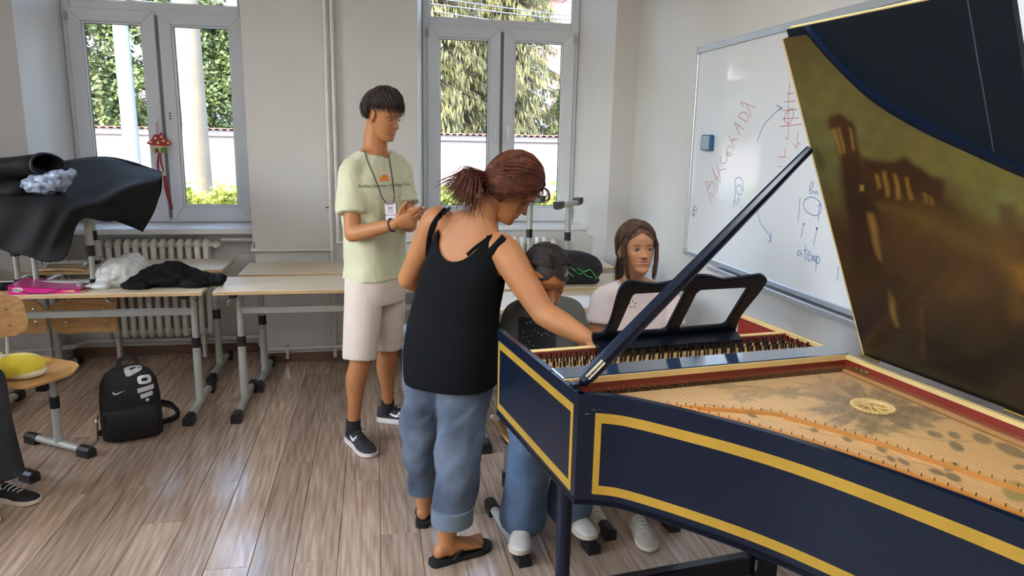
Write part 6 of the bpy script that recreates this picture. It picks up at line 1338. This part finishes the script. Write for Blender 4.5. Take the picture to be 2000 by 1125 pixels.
    x_, y_, _ = H.X, H.Y, H.Z; tw = H.w(tp); ht = MB().tube([H.w(tp+V3(.02*cos(a), -.0, .02*sin(a))) for a in np.linspace(0, 2*pi, 20)], .006, 8); ht.build('hair_tie', m_black, t, 180, B)
    # tank top: solid garment with a deep back scoop and arm openings cut out
    m_tank = mat('tank_black', lin(4, 5, 9), .85, var=.2, vs=8, bump=.08, bs=100, spec=.2)
    g = MB(); hemc = at_y(882, 745, 2.65); torso(g, [(hemc-r*.002, r*.182, f*.15), (hemc+up*.13, r*.185, f*.148), (waist, r*.172, f*.132), (chest, (r*.5+rs*.5)*.166, fb*.126), (ch2-up*.055-tl*.015, rs*.155, fb*.1), (ch2+tl*.03, rs*.125, fb*.075), (neck, rs*.085, fb*.068)])
    c0 = at_y(908, 442, 2.56); ax = [rs, tl, np.cross(rs, tl)]; sc1 = MB().ell(at_y(905, 428, 2.60), (.108, .165, .135), [unit(rs), unit(tl+rs*.05), unit(np.cross(rs, tl))], 40, 26)
    arm1 = MB().ell(shR+rs*.062-tl*.005-up*.035, (.072, .16, .11), [rs, fb, tl], 24, 14); arm2 = MB().ell(shL-rs*.062-up*.035, (.068, .16, .112), [rs, fb, tl], 24, 14)
    topc = MB().obox(ch2+tl*.142, (.3, .3, .1), [rs, fb, tl])
    me = remesh(g, .0075, 5, cutters=(sc1, arm1, arm2, topc)); 
    tp_o = finish(me, 'tank_top', m_tank, t, B, 50); wrinkle_v = None
    def onbody(px, py, off=.004):
        d = unit(sight(px, py)); h = bodybv.ray_cast(Vector(CP), Vector(d)); return np.array(h[0])-d*off if h[0] is not None else at_y(px, py, 2.56)
    def strap(pts, w_, name='strap'):
        P = catmull([onbody(*p) for p in pts], 5); R = []
        for i, p in enumerate(P):
            d = unit(P[min(i+1, len(P)-1)]-P[max(i-1, 0)]); n_ = unit(CP-p); s_ = unit(np.cross(d, n_))*w_; R.append([p-s_, p-s_*.6+n_*.002, p+s_*.6+n_*.002, p+s_, p-n_*.003])
        fix_normals(MB().loft(R).build(name, m_tank, tp_o, 60, B))
    strap([(836, 500), (838, 470), (845, 442), (858, 422), (872, 408)], .010); strap([(928, 524), (946, 504), (964, 486), (979, 470), (986, 463)], .014); strap([(912, 498), (930, 482), (955, 464), (975, 452)], .006, 'bra_strap'); strap([(838, 470), (850, 440), (866, 418), (880, 405)], .005, 'bra_strap')
    # jeans, rolled hems
    m_jean = mat('denim_mid', lin(98, 108, 122), .85, var=.4, vs=5, bump=.12, bs=160, col2=lin(54, 64, 80)); m_jin = mat('denim_inside', lin(104, 116, 128), .85, var=.1, vs=30, bump=.1, bs=160)
    g = MB(); torso(g, [(pel+up*.04, r*.17, f*.125), (pel-up*.05, r*.18, f*.14), (pel-up*.15, r*.172, f*.13)])
    eR, eL = V3(anR[0]+.02, anR[1]+.01, .175), V3(anL[0]-.005, anL[1], .165)
    limb(g, [hipR, hipR*.5+knR*.5, knR, knR*.4+eR*.6, eR], [.112, .106, .099, .088, .076], 22, 5, rnd=False); limb(g, [hipL, hipL*.5+knL*.5, knL, knL*.4+eL*.6, eL], [.11, .1, .092, .078, .064], 22, 5, rnd=False)
    me = remesh(g, .0075, 4); wrinkle(me, .016, 6.5, axis=unit(V3(.25, 0, 1)), sq=2, seed=3); wrinkle(me, .006, 18, axis=unit(V3(.8, 0, .6)), sq=3, seed=4); wrinkle(me, .012, 11, axis=unit(V3(.7, .2, .8)), sq=2.5, seed=11); jo = finish(me, 'jeans', m_jean, t, B)
    MB().tube([eR+up*.045, eR+up*.01, eR-up*.02], [.082, .0825, .081], 26).build('rolled_hem', m_jin, jo, 60, B); MB().tube([eL+up*.03, eL-up*.02], [.069, .068], 24).build('rolled_hem', m_jean, jo, 60, B)
    bvj = bvh_of(jo.data); pk = MB(); 
    for ln in ([(872, 752), (880, 764), (905, 768), (935, 762), (938, 752)], [(800, 730), (803, 745), (811, 746)]):
        Pp = []
        for p in catmull([(a, b_, 0) for a, b_ in ln], 6):
            d = unit(sight(p[0], p[1])); h = bvj.ray_cast(Vector(CP-B), Vector(d)); 
            if h[0] is not None: Pp.append(np.array(h[0])+B-d*.001)
        if len(Pp) > 2: pk.tube(Pp, .0013, 5)
    if pk.v: pk.build('pocket_stitching', m_jin, jo, None, B)['kind'] = 'stuff'
    # flip-flops
    m_ff = mat('rubber_black', lin(24, 23, 25), .7, var=.15, vs=20, bump=.1, bs=80)
    for i, (a_, b_) in enumerate(((fR0, fR1), (fL0, fL1))):
        ff = thing('flip_flop', ['black flip flop under the woman\'s right foot nearest the camera', 'black flip flop under the woman\'s left foot behind'][i], 'flip flop', V3(a_[0], a_[1], 0), 0, 'the woman\'s flip flops'); q = V3(a_[0], a_[1], 0); d = unit(V3(*(b_-a_)[:2], 0)); s = np.cross(d, up); L_ = np.linalg.norm(b_-a_)
        ol = [(-.022, .0), (-.015, .024), (.03, .034), (.1, .036), (.15, .045), (.19, .048), (.225, .04), (.247, .02), (.251, 0)]; ol = ol+[(x, -y) for x, y in ol[-2:0:-1]]; ol = [p[:2] for p in catmull([(x, y, 0) for x, y in ol], 3, True)]
        fix_normals(MB().prism(ol, lambda x, y: V3(a_[0], a_[1], 0)+d*x+s*y+up*.001, lambda x, y: V3(a_[0], a_[1], 0)+d*x*1.0+s*y*.97+up*.021).build('footbed', m_ff, ff, 40, q))
        tm_ = V3(a_[0], a_[1], 0)+d*.178-s*.02
        for sg in (-1, 1): MB().tube(catmull([tm_+up*.02, tm_+up*.042-d*.012, V3(a_[0], a_[1], 0)+d*.125+s*sg*.022+up*.055, V3(a_[0], a_[1], 0)+d*.075+s*sg*.036+up*.03, V3(a_[0], a_[1], 0)+d*.065+s*sg*.034+up*.016], 5), .0075, 8, asp=.55).build('thong_strap', m_ff, ff, 60, q)
build_woman()

# ---------------------------------------------------------------- seated girls
def seated(label, B, f, P, m_sk, hs, shirt_m, leg_m, shoe_args, hairfn, openness, brow, gaze=(0, 0), bare=False, sleeve=.5, sx=1.0, shirtname='tshirt'):
    t = thing('person', label, 'person', B); up = V3(0, 0, 1); f = unit(f); r = V3(f[1], -f[0], 0); pel, neck, hc = P['pel'], P['neck'], P['head']; shR, shL = P['shR'], P['shL']; ch2 = (shR+shL)*.5; chest = ch2*.62+pel*.38
    b = MB(); torso(b, [(pel-up*.05, r*.145*sx, f*.11), (pel+up*.06, r*.135*sx, f*.10), (pel*.55+ch2*.45, r*.115*sx, f*.085), (chest, r*.128*sx, f*.092), (ch2-up*.045, r*.125*sx, f*.075), (neck, r*.055, f*.048)])
    for s_ in 'RL':
        a_, e_, w_ = P['sh'+s_], P['el'+s_], P['wr'+s_]; limb(b, [a_, a_*.5+e_*.5, e_], [.043, .038, .032]); limb(b, [e_, e_*.6+w_*.4, w_], [.033, .031, .022])
        h_, k_, n_ = P['hip'+s_], P['kn'+s_], P['an'+s_]; limb(b, [h_, h_*.5+k_*.5, k_], [.075, .068, .05]); limb(b, [k_, k_*.7+n_*.3, k_*.2+n_*.8, n_-up*.03], [.05, .048, .034, .032])
    limb(b, [neck-up*.05, neck*.5+hc*.5-P['fh']*.015, hc-P['fh']*.02], [.05, .043, .043])
    for a_ in (shR, shL): limb(b, [neck-up*.005, neck*.5+a_*.5, a_-up*.005], [.042, .037, .04])
    me = remesh(b, .007, 5); hd, fr = head_mesh(hc, P['fh'], P['uh'], hs, True, .86, .5)
    parts = [(me, 0), (hd, None)]
    for s_ in 'RL':
        w_, e_ = P['wr'+s_], P['el'+s_]; parts.append((remesh(hand(w_, unit(w_-e_)+V3(0, 0, -.25), V3(0, 0, -1)+f*.1, (-r if s_ == 'R' else r), .3, sc=.85), .0035, 3), 0))
    join_mesh('body', parts, [m_sk, m_lip, m_nos], t, B); add_eyes(t, hc, fr, hs, B, openness, gaze, brow, dy=.0045)
    hairfn(t, hc, fr, hs, B)
    g = MB(); torso(g, [(pel-up*.03, r*.165*sx, f*.135), (pel+up*.06, r*.158*sx, f*.128), (pel*.55+ch2*.45, r*.145*sx, f*.112), (chest, r*.148*sx, f*.11), (ch2-up*.04, r*.142*sx, f*.086), (neck-up*.02, r*.085, f*.066), (neck-up*.006, r*.06, f*.055)])
    for s_ in 'RL':
        a_, e_ = P['sh'+s_], P['el'+s_]; q_ = a_+(e_-a_)*sleeve; d_ = unit(e_-a_); g.tube([a_, a_*.5+q_*.5, q_], [.05, .056, .06], 20, rnd=False); limb(g, [neck*.72+a_*.28-up*.01, neck*.4+a_*.6-up*.002, a_-up*.004, a_+(e_-a_)*.2], [.04, .044, .048, .052])
    me = remesh(g, .007, 4); wrinkle(me, .006, 8, axis=unit(V3(.2, 0, 1)), sq=2.2, seed=2); bvs = bvh_of(me); so = finish(me, shirtname, shirt_m, t, B)
    MB().tube([neck-up*.012+r*.058*cos(a)+f*.056*sin(a)-up*.014*sin(a) for a in np.linspace(0, 2*pi, 30)], .005, 8).build('collar', shirt_m, so, 180, B)
    g = MB(); torso(g, [(pel+up*.05, r*.15*sx, f*.118), (pel-up*.02, r*.158*sx, f*.125), (pel-up*.06, r*.15*sx, f*.118)])
    for s_ in 'RL':
        h_, k_, n_ = P['hip'+s_], P['kn'+s_], P['an'+s_]
        if bare: limb(g, [h_, h_*.4+k_*.6, h_*.25+k_*.75], [.088, .086, .084], 20, 5, rnd=False)
        else:
            e_ = V3(n_[0], n_[1], P.get('hem', .07)); limb(g, [h_, h_*.5+k_*.5, k_], [.088, .085, .078], 20, 5); limb(g, [k_, k_*.5+e_*.5, e_], [.078, .085, P.get('flare', .10)], 20, 6, rnd=False)
    me = remesh(g, .0075, 4); wrinkle(me, .009, 7, axis=unit(V3(.1, 0, 1)), sq=2.2, seed=5); finish(me, 'shorts' if bare else 'jeans', leg_m, t, B)
    for s_, dx in (('R', P['dR']), ('L', P['dL'])):
        n_ = P['an'+s_]; d_ = unit(V3(dx[0], dx[1], 0)); shoe(t, B, (n_[0]+d_[0]*.04, n_[1]+d_[1]*.04), dx, P.get('shoeL', .255), *shoe_args, z0=P.get('sz', 0), laces=P.get('laces', m_wla))
    return t, so, bvs, fr
m_wsh = mat('shoe_white', lin(212, 206, 198), .7, var=.12, vs=30, bump=.15, bs=120); m_wso = mat('shoe_sole_cream', lin(206, 192, 172), .6, var=.1, vs=25); m_wla = mat('lace_white', lin(222, 216, 206), .8, var=.1, vs=60)
def hair_parted(colr, col2, part_shift=0.0, low=True, side_locks=False, seed=3, pony=True, name='hair_a'):
    def fn(t, hc, fr, hs, B):
        H = Hair(hc, fr, hs, seed, rad=(.0815, .103, .111)); tie = V3(0, -.9, -.25); H.cap(lambda p: (p[2] > max(.016, .079-.72*abs(p[0]-part_shift*.08)) and p[2] > .016+max(0, p[1])*.2) or (p[1] < -.02 and p[2] > -.06), .0)
        for k in range(1300):
            s_ = H.r.choice([-1, 1]); v = H.r.random(); st = V3(part_shift+s_*.02, .78-1.35*v, .60+.5*sin(pi*min(1, v*.9+.15)))
            e = V3(s_*(.86+.1*H.r.random()), -.42*H.r.random()-.1+(.18 if v < .25 and side_locks else 0), .05-.35*H.r.random()) if H.r.random() < .45 else tie+H.r.normal(size=3)*.12
            if v < .3 and not side_locks: e = V3(s_*.9, -.35-.3*H.r.random(), .12-.2*H.r.random())
            H.arc(st+H.r.normal(size=3)*.012, e+H.r.normal(size=3)*.05, .002, .005+.006*H.r.random(), .003, r=.0021, k=9)
        for k in range(500):
            s_ = H.r.choice([-1, 1]); H.arc(V3(s_*(.8+.2*H.r.random()), -.2-.5*H.r.random(), .4*H.r.normal()), tie+H.r.normal(size=3)*.1, .002, .006, .005, r=.0021, k=7)
        tp = H.surf(tie, .008)
        for k in range(220):
            q = H.r.normal(size=3); H.strand([tp, tp+V3(q[0]*.012, -.03, -.01+q[2]*.008), tp+V3(q[0]*.022, -.035+q[1]*.01, -.08), tp+V3(q[0]*.026, -.02+q[1]*.012, -.16-.03*H.r.random())], .002)
        if side_locks:
            for s_ in (-1, 1):
                for k in range(120):
                    q = H.r.normal(size=3); a = H.surf(V3(part_shift+s_*.04, .62, .80), .003)+q*.002; b = H.surf(V3(s_*.66, .66, .46), .006)+q*.003; c = H.surf(V3(s_*.93, .42, .04), .006)+q*.004+V3(0, .006, 0)
                    H.strand([a, a*.5+b*.5+V3(0, .006, .008), b, c, V3(s_*.074, .048, -.045)+q*.005, V3(s_*(.068-.004*abs(q[1])), .05, -.09-.025*H.r.random())+q*.005, V3(s_*.058, .055, -.118-.02*H.r.random())+q*.004], .0018)
        H.mb.build('hair', mat(name, lin(*colr), .55, var=.35, vs=45, spec=.35, col2=lin(*col2)), t, 180, B)
    return fn
# girl in the grey shirt
def build_girl1():
    B = V3(.645, 2.72, 0); up = V3(0, 0, 1); hc = at_y(1066, 545, 2.56)
    P = dict(pel=V3(.655, 2.76, .545), neck=at_y(1062, 585, 2.75), head=hc, fh=unit(V3(.10, -.87, -.48)), uh=unit(V3(.03, -.42, .9)), shR=at_y(1006, 610, 2.75), shL=at_y(1118, 606, 2.75), elR=at_y(990, 712, 2.70), elL=at_y(1135, 712, 2.70), wrR=V3(.57, 2.35, .835), wrL=V3(.76, 2.36, .835),
             hipR=V3(.575, 2.74, .535), hipL=V3(.735, 2.74, .535), knR=V3(.555, 2.44, .53), knL=V3(.745, 2.44, .53), anR=V3(.555, 2.585, .10), anL=V3(.765, 2.645, .10), dR=(-.25, -.97), dL=(.25, -.97), flare=.098, hem=.10, sz=.056)
    m_g = mat('tshirt_grey', lin(92, 92, 88), .88, var=.1, vs=9, bump=.08, bs=120); m_j = mat('denim_light', lin(88, 108, 132), .85, var=.4, vs=5, bump=.12, bs=160, col2=lin(50, 70, 98))
    t, so, bvs, fr = seated('girl with dark parted hair in a grey T-shirt at the keyboard', B, V3(-.05, -1, 0), P, m_skin, 1.0, m_g, m_j, (m_wsh, m_wso), hair_parted((50, 38, 36), (26, 20, 20), 0.06, seed=5, name='hair_black_brown'), .15, (44, 32, 28), sx=1.05)
    pr = MB(); m_pd = mat('shirt_print_dark', lin(36, 38, 40), .85, var=.1); m_ps = mat('shirt_print_star', lin(128, 132, 132), .85, var=.2, vs=60); c = at_y(1052, 652, 2.62); d = unit(V3(.1, 1, 0)); x_ = V3(1, -.05, 0)
    project_decal(pr, [(-.075+.015*i, -.085+.0135*j, 0) for j in range(11) for i in range(11)], [(j*11+i, j*11+i+1, j*11+i+12, j*11+i+11) for j in range(10) for i in range(10)], c, x_, up, bvs, d, .002); pr.build('print_panel', m_pd, so, None, B)
    st = MB(); rr = np.random.default_rng(2)
    for k in range(34):
        cx, cy, s_ = rr.uniform(-.068, .068), rr.uniform(-.08, .044), rr.uniform(.002, .006)
        pts = [(cx+s_*(1 if j % 2 == 0 else .4)*cos(j*pi/6), cy+s_*(1 if j % 2 == 0 else .4)*sin(j*pi/6), 0) for j in range(12)]; project_decal(st, pts, [tuple(range(12))], c, x_, up, bvs, d, .0032)
    st.build('print_stars', m_ps, so, None, B)['kind'] = 'stuff'
build_girl1()
def build_girl2():
    B = V3(1.06, 2.84, 0); up = V3(0, 0, 1); hc = at_y(1243, 487, 2.82)
    P = dict(pel=V3(1.075, 2.90, .545), neck=at_y(1240, 548, 2.88), head=hc, fh=unit(V3(.06, -.98, .12)), uh=unit(V3(.0, .12, .98)), shR=at_y(1177, 582, 2.89), shL=at_y(1306, 585, 2.89), elR=at_y(1163, 680, 2.84), elL=at_y(1318, 680, 2.84), wrR=V3(.98, 2.46, .82), wrL=V3(1.20, 2.46, .82),
             hipR=V3(.995, 2.86, .535), hipL=V3(1.155, 2.86, .535), knR=V3(.985, 2.55, .53), knL=V3(1.165, 2.55, .53), anR=V3(.90, 2.78, .10), anL=V3(1.06, 2.62, .10), dR=(.0, -1), dL=(-.05, -1), shoeL=.25)
    m_w = mat('tshirt_white', lin(222, 208, 204), .85, var=.04, vs=9, bump=.06, bs=120)
    m_gsh = mat('shoe_beige_grey', lin(176, 166, 150), .75, var=.15, vs=40, bump=.2, bs=140)
    t, so, bvs, fr = seated('girl with loose side locks in a white T-shirt behind the music desk', B, V3(.05, -1, 0), P, m_skin2, .93, m_w, mat('shorts_denim', lin(120, 140, 160), .85, var=.2, vs=8, bump=.1), (m_gsh, m_wso), hair_parted((96, 72, 56), (58, 42, 34), 0.08, side_locks=True, seed=8, name='hair_brown'), .72, (128, 92, 68), gaze=(0, -.1), bare=True, sleeve=.52)
    pr = MB(); c = at_y(1241, 601, 2.75); d = unit(V3(.15, 1, 0))
    for k in range(5):
        a = pi/2+2*pi*k/5; u_ = V3(cos(a), sin(a), 0); n_ = V3(-sin(a), cos(a), 0); pts = [u_*.008, u_*.013+n_*.0027, u_*.019, u_*.013-n_*.0027]; project_decal(pr, [tuple(p) for p in pts], [(0, 1, 2, 3)], c, V3(1, 0, 0), up, bvs, d, .003)
    pr.build('petal_cutout', mat('print_brown', lin(84, 66, 58), .8, var=.1), so, None, B)['kind'] = 'stuff'
build_girl2()
# person at the left edge, mostly outside the frame
def build_left():
    B = V3(-1.95, 3.2, 0); up = V3(0, 0, 1); f = unit(V3(.95, .02, 0)); 
    P = dict(pel=V3(-2.02, 3.19, .545), neck=V3(-2.06, 3.19, 1.06), head=V3(-2.03, 3.19, 1.22), fh=unit(V3(.97, .05, -.15)), uh=unit(V3(.15, 0, .98)), shR=V3(-2.05, 3.05, .98), shL=V3(-2.05, 3.33, .98), elR=V3(-2.02, 3.0, .76), elL=V3(-2.02, 3.38, .76), wrR=V3(-1.80, 3.07, .66), wrL=V3(-1.80, 3.31, .66),
             hipR=V3(-2.0, 3.12, .535), hipL=V3(-2.0, 3.27, .535), knR=V3(-1.685, 3.10, .535), knL=V3(-1.675, 3.32, .535), anR=V3(-1.75, 3.10, .10), anL=V3(-1.665, 3.27, .10), dR=(.93, -.3), dL=(.93, -.3), flare=.115, hem=.11, shoeL=.26)
    m_bj = mat('denim_black', lin(52, 54, 56), .85, var=.35, vs=7, bump=.12, bs=150, col2=lin(30, 31, 33)); m_sk_ = mat('skate_black', lin(20, 20, 22), .8, var=.15, vs=50, bump=.15, bs=150)
    t, so, bvs, fr = seated('person in black flared jeans and black sneakers at the left edge of the photo', B, f, P, m_skin2, .96, mat('top_black', lin(28, 28, 32), .85, var=.1, bump=.08), m_bj, (m_sk_, m_wso), hair_parted((70, 52, 42), (40, 30, 26), 0, seed=12, name='hair_dark'), .9, (70, 50, 40))
    for o in [c for c in t.children if c.name.startswith('shoe')]:
        pass
    tag(MB().prism([(0, 0), (.21, .02), (.20, .30), (-.01, .28)], lambda x, y: (-1.80+x, 3.06+y, .625+.05*x), lambda x, y: (-1.80+x, 3.06+y, .627+.05*x)).build('music_sheet', MATS['paper_white']), 'white sheet of paper on the lap of the person at the left edge', 'paper')
build_left()
